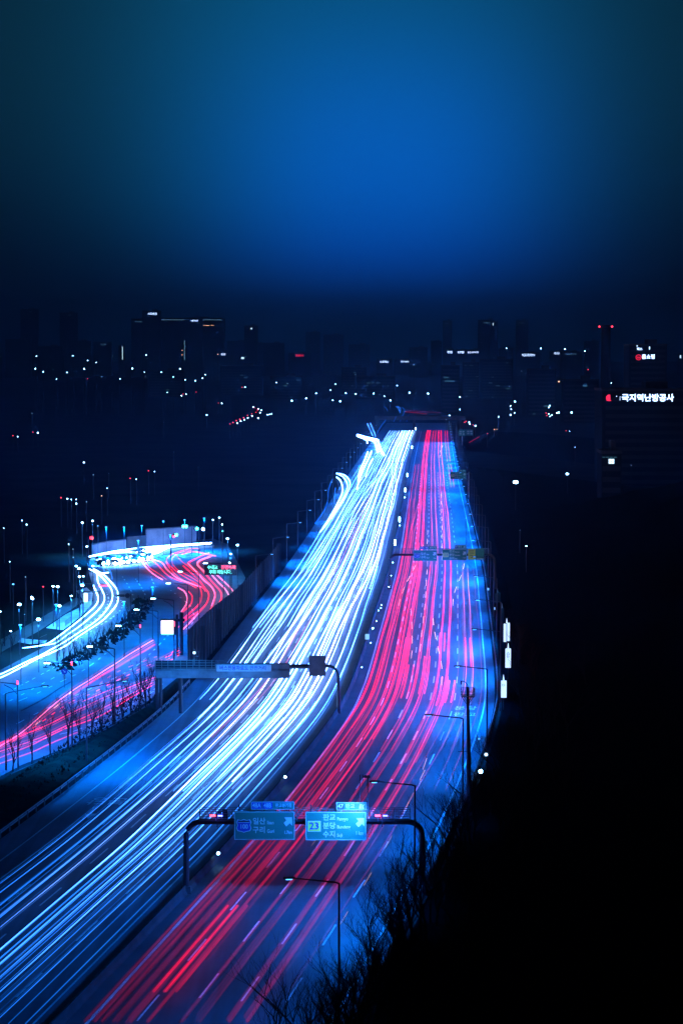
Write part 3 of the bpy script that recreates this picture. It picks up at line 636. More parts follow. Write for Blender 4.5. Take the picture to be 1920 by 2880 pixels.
# merging ramps on the left of the far motorway
Z8 = dict(s=2.904, o=(900, 1100)); gK = 'trails of the merging ramps'
for pxs, g, r_, m_, lab in [
 ([(135,670),(190,682),(230,715),(245,760),(225,820),(185,900),(120,990),(60,1080),(0,1150)], 5, .13, 'tw', 'outer white trail curling in from the left ramp'),
 ([(135,675),(180,695),(215,740),(222,790),(200,850),(150,940),(90,1040)], 5, .13, 'tw', 'middle white trail curling in from the left ramp'),
 ([(135,703),(165,730),(182,780),(180,830),(150,900),(100,1000),(30,1110)], 7, .14, 'tw', 'inner white trail curling in from the left ramp'),
 ([(125,790),(118,850),(115,920)], .8, .08, 'tw', 'thin blue trail under the curl of the left ramp'),
 ([(100,720),(70,800),(60,900),(30,980),(-40,1080)], .35, .12, 'tw', 'faint outermost trail along the dark verge'),
 ([(305,358),(350,372),(400,384),(440,392),(470,402),(480,440),(500,490),(520,520)], 16, .22, 'tw', 'thick white trail of the upper ramp bending into the motorway'),
 ([(305,366),(350,382),(400,396),(440,408),(455,440),(470,495)], 16, .18, 'tw', 'white trail just below the thick one on the upper ramp'),
 ([(360,395),(380,400),(385,425)], 10, .14, 'tw', 'short white stub under the upper ramp'),
 ([(385,265),(400,300),(415,335),(430,365)], 2, .1, 'tw', 'thin trail rising behind the upper ramp'),
 ([(410,262),(425,300),(445,345),(450,370)], 2, .1, 'tw', 'second thin trail rising behind the upper ramp'),
 ([(420,490),(390,560),(350,640),(320,720),(300,800)], 9, .14, 'tw', 'white trail left of the main stream below the upper ramp'),
 ([(390,495),(360,570),(325,650),(310,730)], 9, .14, 'tw', 'leftmost white trail of the main stream below the upper ramp'),
 ([(430,550),(400,610),(370,700)], 6, .1, 'tw', 'short white trail beside the two below the upper ramp')]:
    traced(pxs, m_, g, g, r_, lab, gK, step=10, **Z8)

# ------------------------------------------------------------------ overhead sign gantries
def shield(w):
    h = w * .92; pts = [(-.5, .26), (-.40, .46), (-.2, .40), (0, .48), (.2, .40), (.40, .46), (.5, .26), (.42, .05), (.5, -.18), (.42, -.38), (.15, -.44), (0, -.5), (-.15, -.44), (-.42, -.38), (-.5, -.18), (-.42, .05)]
    return [(x * w, y * h) for x, y in pts]
def vprism(pts, y, c, dy): return [(c[0] + px, y, c[1] + pz) for px, pz in pts], (0, dy, 0)
def board(root, c, w, h, kind, y, sc=1.0):
    """one green-blue direction board facing the camera; c=(x,z)"""
    b = MB().box((c[0], y, c[1]), (w, .10, h)).build('sign_board', 'sign', root)
    yf = y - .055
    br = MB(); t = .055 * sc
    for (cx_, cz_, ww, hh) in ((0, h/2 - t, w, t), (0, -h/2 + t, w, t), (-w/2 + t, 0, t, h - 3*t), (w/2 - t, 0, t, h - 3*t)): br.box((c[0] + cx_, yf - .006, c[1] + cz_), (ww - (.0 if hh > t*1.5 else .02), .012, hh))
    br.build('sign_border', 'white', b)
    s = w / 6.05
    def tx(str_, size, m, x, z, al='LEFT', bold=.008, sx_=1.0): text(str_, size * s, m, b, (c[0] + x * s, yf - .012, c[1] + z * s), align=al, bold=bold * s, sx_=sx_)
    arrow = [(-.36, .40), (.36, .40), (.40, -.40), (.16, -.14), (-.16, -.46), (-.42, -.14), (-.14, .12)]
    def ar_(x, z, k):
        p, n = vprism([(a * k * s, q * k * s) for a, q in arrow], yf - .001, (c[0] + x * s, c[1] + z * s), -.02); MB().prism(p, n).build('arrow', 'white', b)
    if kind == 'ilsan':
        for k, m_, dd in ((1.52, 'white', .01), (1.36, 'signblue', .018)):
            p, n = vprism([(a * s, q * s) for a, q in shield(k)], yf, (c[0] - 2.05 * s, c[1] + .0), -dd); MB().prism(p, n).build('shield', m_, b)
        p, n = vprism([(-.58 * s, .36 * s), (-.48 * s, .50 * s), (0, .52 * s), (.48 * s, .50 * s), (.58 * s, .36 * s)], yf - .018, (c[0] - 2.05 * s, c[1]), -.004); MB().prism(p, n).build('shield_top', 'black', b)
        MB().box((c[0] - 2.05 * s, yf - .026, c[1] + .33 * s), (1.2 * s, .008, .05 * s)).build('shield_line', 'white', b)
        tx('100', .62, 'white', -2.05, -.10, 'CENTER', .012, .9)
        for st, x, z, sz in (('일산', -1.18, .42, .72), ('구리', -1.18, -.46, .72)): tx(st, sz, 'white', x, z, bold=.010, sx_=.98)
        tx('Ilsan', .50, 'white', .25, .30, sx_=.78); tx('Guri', .50, 'white', .25, -.56, sx_=.80)
        ar_(2.35, .42, 1.05); tx('1.7km', .46, 'white', 1.95, -.68, sx_=.72)
    if kind == 'pangyo':
        MB().box((c[0] - 2.15 * s, yf - .006, c[1] - .02), (1.32 * s, .014, 1.08 * s)).build('route_plate', 'white', b)
        MB().box((c[0] - 2.15 * s, yf - .016, c[1] - .02), (1.22 * s, .012, .98 * s)).build('route_panel', 'signgold', b)
        text('23', .98 * s, 'signblue', b, (c[0] - 2.15 * s, yf - .026, c[1] - .02), align='CENTER', bold=.02)
        for st, z in (('판교', .84), ('분당', .0), ('수지', -.86)): tx(st, .70, 'white', -1.30, z, bold=.010)
        for st, z in (('Pangyo', .70), ('Bundang', -.10), ('Suji', -.94)): tx(st, .46, 'white', .12, z, sx_=.84)
        ar_(2.42, .38, 1.05); tx('1 km', .50, 'white', 1.95, -.72, sx_=.80)
    return b
def plate(root, c, y, w, h, kind, s=1.0):
    b = MB().box((c[0], y, c[1]), (w, .08, h)).build('exit_plate', 'sign', root); yf = y - .045
    br = MB(); t = .045
    for (cx_, cz_, ww, hh) in ((0, h/2 - t, w, t), (0, -h/2 + t, w, t), (-w/2 + t, 0, t, h - 3*t), (w/2 - t, 0, t, h - 3*t)): br.box((c[0] + cx_, yf - .006, c[1] + cz_), (ww, .012, hh))
    br.build('sign_border', 'white', b)
    def sq(x, ww): MB().box((c[0] + x, yf - .004, c[1]), (ww, .008, h - .16)).build('number_panel', 'signblue', b)
    def tx(st, x, sz, sx_=1.0): text(st, sz * s, 'white', b, (c[0] + x, yf - .012, c[1]), align='CENTER', bold=.008, sx_=sx_)
    if kind == '48':
        sq(-w * .37, w * .23); sq(-w * .12, w * .23); tx('48A', -w * .37, .60, .82); tx('48B', -w * .12, .60, .82); tx('판교분기점', w * .25, .42, .84)
    else:
        sq(-w * .37, w * .24); tx('47', -w * .37, .58, .95); tx('판교', -w * .05, .50)
        p, n = vprism([(-.24*s, -.24*s), (-.16*s, .24*s), (-.02*s, .24*s), (-.02*s, -.24*s)], yf - .001, (c[0] + w * .33, c[1]), -.012); MB().prism(p, n).build('junction_mark', 'white', b)
        p, n = vprism([(.04*s, .24*s), (.10*s, .24*s), (.14*s, .05*s), (.26*s, .24*s), (.32*s, .16*s), (.18*s, -.02*s), (.26*s, -.24*s), (.05*s, -.24*s)], yf - .001, (c[0] + w * .33, c[1]), -.012); MB().prism(p, n).build('junction_mark', 'white', b)
def gantry(name, Y, x0, x1, zb, label, boards, rr=.27, hc=1.9, far=False, walk=None):
    root = empty(name, ((x0 + x1) / 2, Y, 0), 0, label, 'sign gantry'); xm = (x0 + x1) / 2
    def curve(xa, sg):
        pts = [(xa - xm, 0, 0), (xa - xm + .05 * sg, 0, zb - hc)]
        for i in range(1, 7):
            t = math.pi / 2 * i / 6; pts.append((xa - xm + sg * hc * (1 - math.cos(t)), 0, zb - hc + hc * math.sin(t)))
        return pts
    l = curve(x0, 1); MB().tube(l, [rr * 1.3] + [rr] * (len(l) - 1), 12).build('column', 'steel', root)
    if x1 is not None:
        r = curve(x1, -1); MB().tube(r, [rr * 1.3] + [rr] * (len(r) - 1), 12).build('column', 'steel', root)
    a, b = x0 - xm + hc, x1 - xm - hc
    MB().tube([(a, 0, zb), (b, 0, zb)], rr, 12).build('beam', 'steel', root)
    MB().box((x0 - xm, 0, .35), (1.1, 1.1, .7), 0, .8).build('footing', 'concrete', root)
    w0, w1 = walk if walk else (a, b)
    dk = MB().box(((w0 + w1) / 2, -.65, zb + rr), (w1 - w0, .9, .06)); dk.build('walkway', 'steel', root)
    rl = MB()
    for z in (.25, .5, .75, 1.0, 1.2): 
        for yy in (-1.1, -.2): rl.box(((w0 + w1) / 2, yy, zb + rr + z), (w1 - w0, .04, .04))
    n = int((w1 - w0) / 1.5)
    for i in range(n + 1):
        for yy in (-1.1, -.2): rl.box((w0 + (w1 - w0) * i / n, yy, zb + rr + .6), (.05, .05, 1.2))
    rl.build('railing', 'galv', root)
    return root, xm
GY = 246.0
def gx(x, Y=GY): return A(x, 1440, Y).x
def gz(y, Y=GY): return A(960, y, Y).z
zb = gz(2311)
g1, xm = gantry('sign_gantry', GY, gx(519), gx(1190), zb, 'nearest sign gantry with curved dark steel columns and two direction boards over the red trails', None, hc=1.55, walk=(gx(560) - (gx(519) + gx(1190)) / 2, gx(1154) - (gx(519) + gx(1190)) / 2))
yb = -1.35
YB = GY + yb
def bb(x0, x1, y0, y1, Y=YB, xm_=None):
    return ((A((x0 + x1) / 2, 1440, Y).x - (xm if xm_ is None else xm_), A(960, (y0 + y1) / 2, Y).z), A(x1, 1440, Y).x - A(x0, 1440, Y).x, A(960, y0, Y).z - A(960, y1, Y).z)
c, w, h = bb(656, 828, 2282, 2362); o = board(g1, c, w, h, 'ilsan', yb); o['label'] = 'dim direction board for Ilsan and Guri'
c, w, h = bb(858, 1030, 2283, 2363); o = board(g1, c, w, h, 'pangyo', yb); o['label'] = 'brightly lit direction board for Pangyo, Bundang and Suji'; cb2 = c
c, w, h = bb(704, 827, 2254, 2277); plate(g1, c, yb, w, h, '48')
c, w, h = bb(946, 1031, 2256, 2279); plate(g1, c, yb, w, h, '47')
ps = MB()
for x in (672, 742, 812, 874, 944, 1014): ps.box((gx(x) - xm, yb + .12, zb + .3), (.12, .14, 3.3))
ps.build('board_frame', 'steel', g1)
# camera and beacons standing on the gantry
mstp = MB(); mstp.box((gx(1034) - xm, -1.1, zb + 2.6), (.09, .09, 4.2)); mstp.box((gx(1031) - xm, -1.1, zb + 4.7), (.75, .14, .14)); mstp.box((gx(1028) - xm, -1.1, zb + 4.75), (.2, .3, .28)); mstp.box((gx(1035) - xm, -1.1, zb + 4.75), (.2, .3, .28)); mstp.build('camera_mast', 'galv', g1)
mm = MB().tube([(gx(1012) - xm, -1.1, zb + 2.2), (gx(1012) - xm, -1.1, zb + 4.9), (gx(1020) - xm, -1.1, zb + 5.0), (gx(1020) - xm, -1.1, zb + 4.3)], .035, 5); mm.build('antenna', 'galv', g1)
for i, (x, y, nm, cb_) in enumerate([(600, 2288, 0, 0), (1065, 2288, 1, 0)]):
    z = gz(y) ; xx = gx(x) - xm
    bm = MB().box((xx + .35, -1.1, z - .55), (.09, .09, 1.2)).build('beacon_post', 'steel', g1)
    MB().box((xx - .1, -1.12, z), (.52, .16, .17)).build('red_beacon', 'lredb', bm); MB().box((xx + .64, -1.12, z - .02), (.46, .14, .12)).build('blue_beacon', 'lblue', bm)
    spot(g1, (xx + .3, -1.5, z), 60, (.2, .1, 1), 160)
cab = MB(); cab.box((gx(616) - xm, -.6, zb + .75), (.34, .4, .75)); cab.box((gx(631) - xm, -.6, zb + .85), (.5, .4, 1.0)); cab.box((gx(605) - xm, -.6, zb + .65), (.24, .4, .5)); cab.build('control_box', 'black', g1)
# made-up lamp arm and spot, added to brighten the right-hand board
arm2 = MB().tube([(cb2[0] + 2.9, -1.3, zb - .9), (cb2[0] + 3.3, -3.6, zb - 1.1)], .035, 5); la = arm2.build('added_sign_lamp', 'galv', g1)
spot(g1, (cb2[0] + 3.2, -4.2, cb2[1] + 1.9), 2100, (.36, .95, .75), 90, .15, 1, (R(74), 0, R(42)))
spot(g1, (-3.9, -9.5, zb + 3.5), 420, (.06, .8, .8), 44, .3, 1, (R(69), 0, R(4)))  # bare spot added to lift the left board, no fixture there

# the same boards again further on
GY2 = 566.0
zb2 = A(960, 1560, GY2).z
g2, xm2 = gantry('sign_gantry', GY2, A(1095, 1440, GY2).x, A(1392, 1440, GY2).x, zb2, 'farther sign gantry repeating the two direction boards, with a yellow board at its right end', None, hc=1.5)
for (x0, x1, y0, y1, kd) in ((1162, 1229, 1547, 1578, 'ilsan'), (1243, 1312, 1545, 1576, 'pangyo')):
    c, w, h = bb(x0, x1, y0, y1, GY2 + yb, xm2); board(g2, c, w, h, kd, yb)
c, w, h = bb(1182, 1228, 1536, 1545, GY2 + yb, xm2); plate(g2, c, yb, w, h, '48', .9)
c, w, h = bb(1278, 1311, 1533, 1543, GY2 + yb, xm2); plate(g2, c, yb, w, h, '47', .9)
c, w, h = bb(1316, 1336, 1544, 1574, GY2 + yb, xm2); MB().box((c[0], yb, c[1]), (w, .1, h)).build('yellow_board', 'signgold', g2)
ylw = MB()
for r_ in range(4): ylw.box((c[0] - .1 + .12 * (r_ % 2), yb - .06, c[1] + h * (.32 - .2 * r_)), (w * (.7 - .12 * r_), .02, .14))
ylw.build('lettering', 'black', g2)
c, w, h = bb(1337, 1361, 1543, 1574, GY2 + yb, xm2); MB().box((c[0], yb, c[1]), (w, .1, h)).build('blue_board', 'sign', g2); MB().box((c[0], yb - .06, c[1] - h * .43), (w * .8, .02, .14)).build('sign_border', 'white', g2)
spot(g2, (1.5, -9, zb2 + 3), 1100, (.10, .55, 1.0), 95, .3, .5, (R(72), 0, 0))  # this spot and the next are added to brighten the boards, without fixtures
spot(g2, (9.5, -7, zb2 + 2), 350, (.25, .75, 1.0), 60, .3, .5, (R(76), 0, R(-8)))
# cantilever sign and twin signs far up the right edge
def side_sign(Y, px, post_x, label, kd, pl=None):
    root = empty('road_sign', (A(post_x, 1440, Y).x, Y, 0), 0, label, 'road sign'); xm_ = root.location.x
    zt = A(960, px[0][2], Y).z
    MB().tube([(0, 0, 0), (0, 0, zt)], .2, 8).build('pole', 'galv', root)
    MB().tube([(0, 0, zt - .8), (A(px[0][0], 1440, Y).x - xm_, 0, zt - .8)], .12, 6).build('arm', 'galv', root)
    for (x0, x1, y0, y1, k2) in px:
        c, w, h = bb(x0, x1, y0, y1, Y - .3, xm_)
        if k2: board(root, c, w, h, k2, -.3)
        else:
            b = MB().box((c[0], -.3, c[1]), (w, .1, h)).build('sign_board', 'sign', root); q = MB()
            for (a_, b_) in ((-.2, .2), (.2, .2), (-.2, -.15), (.25, -.2)): q.box((c[0] + w * a_, -.37, c[1] + h * b_), (w * .25, .02, h * .18))
            q.build('lettering', 'white', b)
    spot(root, (-2, -8, zt), 450, (.10, .75, 1.0), 90, .3, .5, (R(80), 0, 0))  # unseen spot added so the sign faces show up
side_sign(925, [(1265, 1309, 1327, 1347, 'pangyo'), (1289, 1309, 1321, 1326, None)], 1317, 'dim cyan direction sign on a roadside pole halfway up the right edge', 0)
side_sign(1440, [(1288, 1307, 1209, 1226, None), (1309, 1329, 1208, 1225, None)], 1298, 'pair of small cyan signs beside the far bridge', 0)

# message gantry over the white trails
VY = 370.0
def vx(x): return A(x, 1440, VY).x
def vz(y): return A(960, y, VY).z
vr = empty('message_gantry', (vx(700), VY, 0), 0, 'wide gantry with a caged message panel and Korean banner spanning the white trails', 'sign gantry'); vm = vr.location.x
zt, zbt = vz(1852), vz(1905)
MB().box((vx(635) - vm, 0, (zt + zbt) / 2 - .3), (vx(813) - vx(455), .9, zt - zbt - .9)).build('message_panel', 'vms', vr)
MB().box((vx(625) - vm, -.55, vz(1895)), (vx(813) - vx(440), .14, vz(1883) - vz(1905))).build('lower_panel', 'vms', vr)
cg = MB()
for z in (vz(1855), vz(1862), vz(1869), vz(1876), vz(1881)): cg.box((vx(532) - vm, -.95, z), (vx(633) - vx(437), .06, .06))
for i in range(12): cg.box((vx(437 + i * 17.6) - vm, -.95, vz(1868)), (.07, .07, vz(1854) - vz(1882)))
cg.build('cage_railing', 'galv', vr)
MB().box((vx(520) - vm, -.5, vz(1868)), (vx(605) - vx(437), .1, vz(1858) - vz(1880))).build('back_plate', 'panel2', vr)
bn = MB().box((vx(686) - vm, -1.02, vz(1877)), (vx(765) - vx(611), .05, vz(1868) - vz(1886))).build('banner', 'banner', vr)
text('버스전용차로도 안전거리', .78, 'signblue', bn, (vx(617) - vm, -1.06, vz(1877)), bold=.015, sx_=.86)
MB().box((vx(892) - vm, -.2, vz(1872)), (vx(915) - vx(868), .7, vz(1845) - vz(1901))).build('lane_signal_box', 'vms', vr)
MB().tube([(vx(436) - vm, 0, vz(1876)), (vx(915) - vm, 0, vz(1874))], .34, 10).build('beam', 'steel', vr)
MB().tube([(vx(915) - vm, 0, vz(1873)), (vx(928) - vm, 0, vz(1873)), (vx(940) - vm, 0, vz(1879)), (vx(948) - vm, 0, vz(1889)), (vx(951) - vm, 0, vz(1903)), (vx(953) - vm, 0, 0)], [.22, .22, .22, .22, .23, .3], 10).build('column', 'steel', vr)
for x in (440, 450, 506): MB().tube([(vx(x) - vm, .2, 0), (vx(x) - vm, .2, vz(1858))], .24 if x != 506 else .3, 8).build('column', 'steel', vr)
sm = MB().box((vx(546) - vm, -.8, vz(1846)), (.1, .1, 2.4)); sm.build('mast', 'galv', vr)
MB().box((vx(546) - vm, -.85, vz(1834)), (.36, .1, .34)).build('sensor_plate', 'win2', vr)
MB().tube([(vx(548) - vm, -.8, vz(1844)), (vx(558) - vm, -.8, vz(1844)), (vx(558) - vm, -.8, vz(1831)), (vx(553) - vm, -.8, vz(1831))], .04, 5).build('antenna', 'galv', vr)
spot(vr, (vx(500) - vm, -8, vz(1840)), 7000, (.01, .26, 1.0), 110, .3, .5, (R(62), 0, 0))  # two unseen spots added to brighten the gantry panels and banner
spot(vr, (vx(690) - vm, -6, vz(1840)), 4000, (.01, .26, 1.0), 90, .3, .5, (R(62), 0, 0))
# boulevard message boards
B1Y = 560.0
b1 = empty('message_board', (A(620, 1440, B1Y).x, B1Y, 0), 0, 'red and cyan Korean LED message board on a mast above the red bend', 'message board'); bm1 = b1.location.x
def zz1(y): return A(960, y, B1Y).z
MB().box((0, 0, zz1(1603)), (A(666, 0, B1Y).x - A(574, 0, B1Y).x, .5, zz1(1588) - zz1(1617))).build('housing', 'black', b1)
for st, m_, x, y in (('수내교', 'ledc', 578, 1596), ('전면통제', 'ledr', 617, 1596), ('우회 바랍니다.', 'ledc', 583, 1609)):
    text(st, .98, m_, b1, (A(x, 0, B1Y).x - bm1, -.27, zz1(y)), bold=.02, sx_=.92 if m_ == 'ledr' else .86)
MB().tube([(2.4, .3, 0), (2.4, .3, zz1(1588) + .8)], .16, 8).build('pole', 'steel', b1); MB().tube([(2.4, .3, zz1(1588) + .3), (-3.6, .3, zz1(1588) + .3)], .1, 6).build('arm', 'steel', b1)
B2Y = 442.0
b2 = empty('message_board', (A(509, 1440, B2Y).x, B2Y, 0), 0, 'overexposed white message board carried by a thick dark column', 'message board'); bm2 = b2.location.x
def q2(x): return A(x, 0, B2Y).x - bm2
def zz2(y): return A(960, y, B2Y).z
MB().tube([(0, 0, 0), (0, 0, zz2(1722))], .33, 10).build('column', 'steel', b2); MB().tube([(q2(491), 0, 0), (q2(491), 0, zz2(1728))], .2, 8).build('column', 'steel', b2)
MB().box((q2(498), 0, zz2(1744)), (q2(514) - q2(484), .3, .5)).build('bracket', 'steel', b2)
hs = MB().box((q2(468), -.2, zz2(1763)), (q2(492) - q2(443), .5, zz2(1742) - zz2(1786))).build('housing', 'black', b2)
MB().box((q2(464), -.5, zz2(1763)), (q2(482) - q2(445), .06, zz2(1745) - zz2(1782))).build('screen', 'ledw', hs)
rb_ = MB(); rb_.box((q2(465), -.55, zz2(1753)), (1.3, .04, .12)); rb_.box((q2(483), -.5, zz2(1754)), (.3, .05, .9)); [rb_.box((q2(464), -.55, zz2(yy_)), (1.9, .04, .07)) for yy_ in (1758, 1765, 1772)]; rb_.build('red_band', 'ledr', hs)
gb_ = MB().box((q2(464), -.5, zz2(1783)), (2.2, .05, .16)).build('green_band', 'ledc', hs)
spot(b2, (q2(464), -1.2, zz2(1763)), 900, (.6, .7, 1), 150, .5, .5, (R(-60), 0, 0))

# telecom mast with work platform
mp = G(1318, 2293); mY = mp.y
tm = empty('telecom_mast', mp, 0, 'tall dark steel mast with a square railed platform at the right road edge', 'mast')
zt = A(960, 1932, mY).z
MB().tube([(0, 0, 0), (-.06, 0, zt * .5), (-.22, 0, zt)], [.34, .22, .15], 10).build('pole', 'steel', tm)
pf = MB(); z0 = A(960, 1958, mY).z; z1 = A(960, 1936, mY).z
pf.box((-.22, 0, z0), (1.5, 1.3, .08))
for z in (z0 + .3, z0 + .62, z0 + .95):
    for s_ in (-1, 1): pf.box((-.22, .64 * s_, z), (1.5, .05, .05)); pf.box((-.22 + .74 * s_, 0, z), (.05, 1.25, .05))
for i in (-1, 0, 1):
    for s_ in (-1, 1): pf.box((-.22 + .74 * i, .66 * s_, z0 + .5), (.05, .05, 1.0))
for s_ in (-1, 1): pf.tube([(-.22, 0, z0 - 1.1), (-.22 + .7 * s_, -.4, z0)], .03, 4); pf.tube([(-.22, 0, z0 - .8), (-.22 + .4 * s_, -.6, z0)], .03, 4)
pf.build('platform', 'steel', tm)
pf2 = MB().tube([(-.15, -.1, zt - .2), (-.25, -.2, zt + .35), (-.55, -.3, zt + .65), (-.95, -.3, zt + .75)], .04, 6); pf2.box((-.98, -.3, zt + .55), (.14, .14, .45)); pf2.build('camera_arm', 'steel', tm)
MB().tube([(.48, -.4, z0 + .3), (.45, -.4, zt + 1.6)], .02, 4).build('whip_antenna', 'steel', tm)
z2 = A(960, 2113, mY).z; sa = MB().tube([(-.1, 0, z2), (-1.25, -.1, z2)], .035, 5); sa.box((-1.25, -.1, z2), (.14, .14, .14)); sa.build('side_arm', 'steel', tm)
stp = MB()
for i in range(12): stp.box((.0 + .18 * (1 if i % 2 else -1), 0, 1.5 + i * 1.05), (.3, .04, .03))
stp.build('climbing_peg', 'steel', tm)['kind'] = 'stuff'

# ------------------------------------------------------------------ bare trees
def tree_proto(seed, h, spread, dense=5, kids=3, lean=.0):
    rnd = random.Random(seed)
    tk = MB(); cr = MB()
    def br(p, d, ln, r, lev, mb):
        n = 3; pts = [p]; dd = d.copy(); q = p.copy()
        for i in range(n):
            dd = (dd + Vector((rnd.uniform(-.18, .18), rnd.uniform(-.18, .18), rnd.uniform(-.02, .16)))).normalized()
            q = q + dd * ln / n; pts.append(q.copy())
        mb.tube(pts, [r * (1 - .55 * i / n) for i in range(n + 1)], 3 if lev > 1 else 6, cap=False)
        if lev >= dense: return
        m = kids if lev < 3 else rnd.choice((2, 3))
        for k in range(m + (1 if lev == 0 else 0)):
            t = rnd.uniform(.35, 1.0) if k else 1.0
            i = min(n - 1, int(t * n)); base = pts[i].lerp(pts[i+1], t * n - i if t < 1 else 1)
            a = rnd.uniform(0, 6.28); sp_ = spread * rnd.uniform(.5, 1.15)
            side = Vector((math.cos(a), math.sin(a), 0))
            nd_ = (dd * math.cos(sp_) + side * math.sin(sp_) + Vector((0, 0, .12))).normalized()
            br(base, nd_, ln * rnd.uniform(.55, .78), r * .55, lev + 1, cr)
    t = empty('bare_tree', (0, 0, -500), 0, 'x', 'tree')
    br(Vector((0, 0, -.3)), Vector((lean, 0, 1)).normalized(), h * .38, h * .018, 0, tk)
    tk.build('trunk', 'bark', t); cr.build('crown', 'bark', t)
    return t
TA = [tree_proto(i, 1.0 * hh, sp_, 6, 3) for i, hh, sp_ in ((1, 8, .62), (2, 8, .75), (3, 8, .5), (14, 8, .68))]
TS = [tree_proto(i, 5.2, .42, 5, 3) for i in (5, 6)]
rnd = random.Random(3)
uf = [True] * 4; us = [True] * 2
def put_tree(arr, used, k, loc, sc, lab, grp):
    rz = rnd.uniform(0, 6.28)
    if used[k]: t = arr[k]; t.location = loc; t.rotation_euler = (0, 0, rz); t.scale = (sc,) * 3; t['label'] = lab; t['group'] = grp; used[k] = False; return t
    return dup(arr[k], loc, rz, lab, grp, (sc,) * 3)
spots = []
for i in range(34): spots.append((22.6 + rnd.uniform(-.8, 2.0), 166 + i * 3.4 + rnd.uniform(-1.5, 1.5), rnd.uniform(.85, 1.2)))
for i in range(22): spots.append((25.5 + rnd.uniform(0, 5.0), 178 + i * 9 + rnd.uniform(-3, 3), rnd.uniform(.9, 1.25)))
for i in range(20): spots.append((24.5 + rnd.uniform(0, 3.5), 290 + i * 9 + rnd.uniform(-3, 3), rnd.uniform(.7, 1.0)))
for i in range(8): spots.append((31 + rnd.uniform(0, 5), 240 + i * 20 + rnd.uniform(-5, 5), rnd.uniform(.9, 1.2)))
for i in range(12): spots.append((22.2 + rnd.uniform(-.5, 1.2), 170 + i * 5.4, rnd.uniform(1.0, 1.3)))
spots.sort(key=lambda s_: s_[1])
for i, (o_, Y, s_) in enumerate(spots):
    nm = ORD[i] if i < len(ORD) else ORD[i % 60] + ' again'
    put_tree(TA, uf, i % 4, P(o_, Y, hz(Y, o_ - 22.4) - .1), s_, f'leafless tree on the dark right bank, {nm} up from the foot of the photo' if i < 68 else f'leafless tree high on the black hillside, {ORD[i-68]} of the farthest', 'leafless trees on the right bank')
def edge_x(Y): return C(max(Y, 150)) + 22.4 - (0 if Y > 150 else (150 - Y) * .13)
for i, (X, Y, k, sc) in enumerate([(-3.2, 112, 1, 1.2), (-.8, 119, 3, 1.15), (-2.0, 126, 0, 1.2), (1.2, 132, 1, 1.15), (2.6, 124, 3, 1.2), (.2, 142, 0, 1.1), (3.4, 150, 3, 1.2), (-5.4, 116, 3, .95)]):
    put_tree(TA, uf, k, (X, Y, hz(Y, X - edge_x(Y)) - .2), sc, f'bare tree whose twigs cross the road at the foot of the photo, {ORD[i]} of these', 'bare trees in the foreground')
SB = [(118, 1070), (292, 1000), (465, 925), (620, 860), (738, 805), (845, 755), (945, 725), (1035, 650), (1130, 600), (1200, 555), (1275, 510), (1345, 490), (1380, 420), (1430, 380)]
for i, (x, y) in enumerate(SB):
    put_tree(TS, us, i % 2, G(x / 3.267, 1840 + y / 3.267), rnd.uniform(1.25, 1.6) * (1.15 if i == 3 else 1), f'bare street tree between boulevard and bank, {ORD[i]} from the left edge', 'bare street trees')
MT = [(760, 985), (820, 1000), (880, 1060), (950, 1000), (1010, 960), (1070, 905), (1140, 880), (1200, 840), (1270, 790), (1330, 740), (1400, 700), (1450, 640), (1500, 590), (700, 1050), (640, 1010), (60, 850), (130, 900), (20, 940)]
for i, (x, y) in enumerate(MT):
    put_tree(TS, us, i % 2, G(x / 3.92, 1600 + y / 3.92), rnd.uniform(.9, 1.2), f'bare bushy tree {ORD[i]} in the strip between the boulevard roads' if i < 15 else f'bare tree at the dark park corner, {ORD[i-15]} of three', 'bare trees of the planted strip')
hd = MB(); q = catmull([G(x, y, 0) for x, y in [(150, 1885), (215, 1860), (290, 1815), (350, 1770), (395, 1725), (405, 1690)]], 2.0)
for i in range(500):
    p = q[rnd.randrange(len(q))] + Vector((rnd.uniform(-2, 2), rnd.uniform(-6, 6), 0)); r_ = rnd.uniform(.3, .7)
    a = rnd.uniform(0, 3.14); hd.poly([p + Vector((math.cos(a) * r_, math.sin(a) * r_, rnd.uniform(0, .5))), p + Vector((-math.cos(a) * r_, -math.sin(a) * r_, rnd.uniform(0, .4))), p + Vector((0, 0, rnd.uniform(.5, 1.1)))])
tag(hd.build('shrubs', 'verge'), kind='stuff')
bs = MB()
for i in range(1800):
    t_ = rnd.random(); Yb = 210 + 180 * t_
    p = P(-30.2 - rnd.random() ** .7 * 5.5, Yb - 4, .6); r_ = rnd.uniform(.1, .22); a = rnd.uniform(0, 3.14)
    bs.poly([p + Vector((math.cos(a) * r_, math.sin(a) * r_, 0)), p + Vector((-math.cos(a) * r_, -math.sin(a) * r_, 0)), p + Vector((rnd.uniform(-.2, .2), 0, rnd.uniform(.2, .5)))])
tag(bs.build('bank_scrub', 'verge'), kind='stuff')

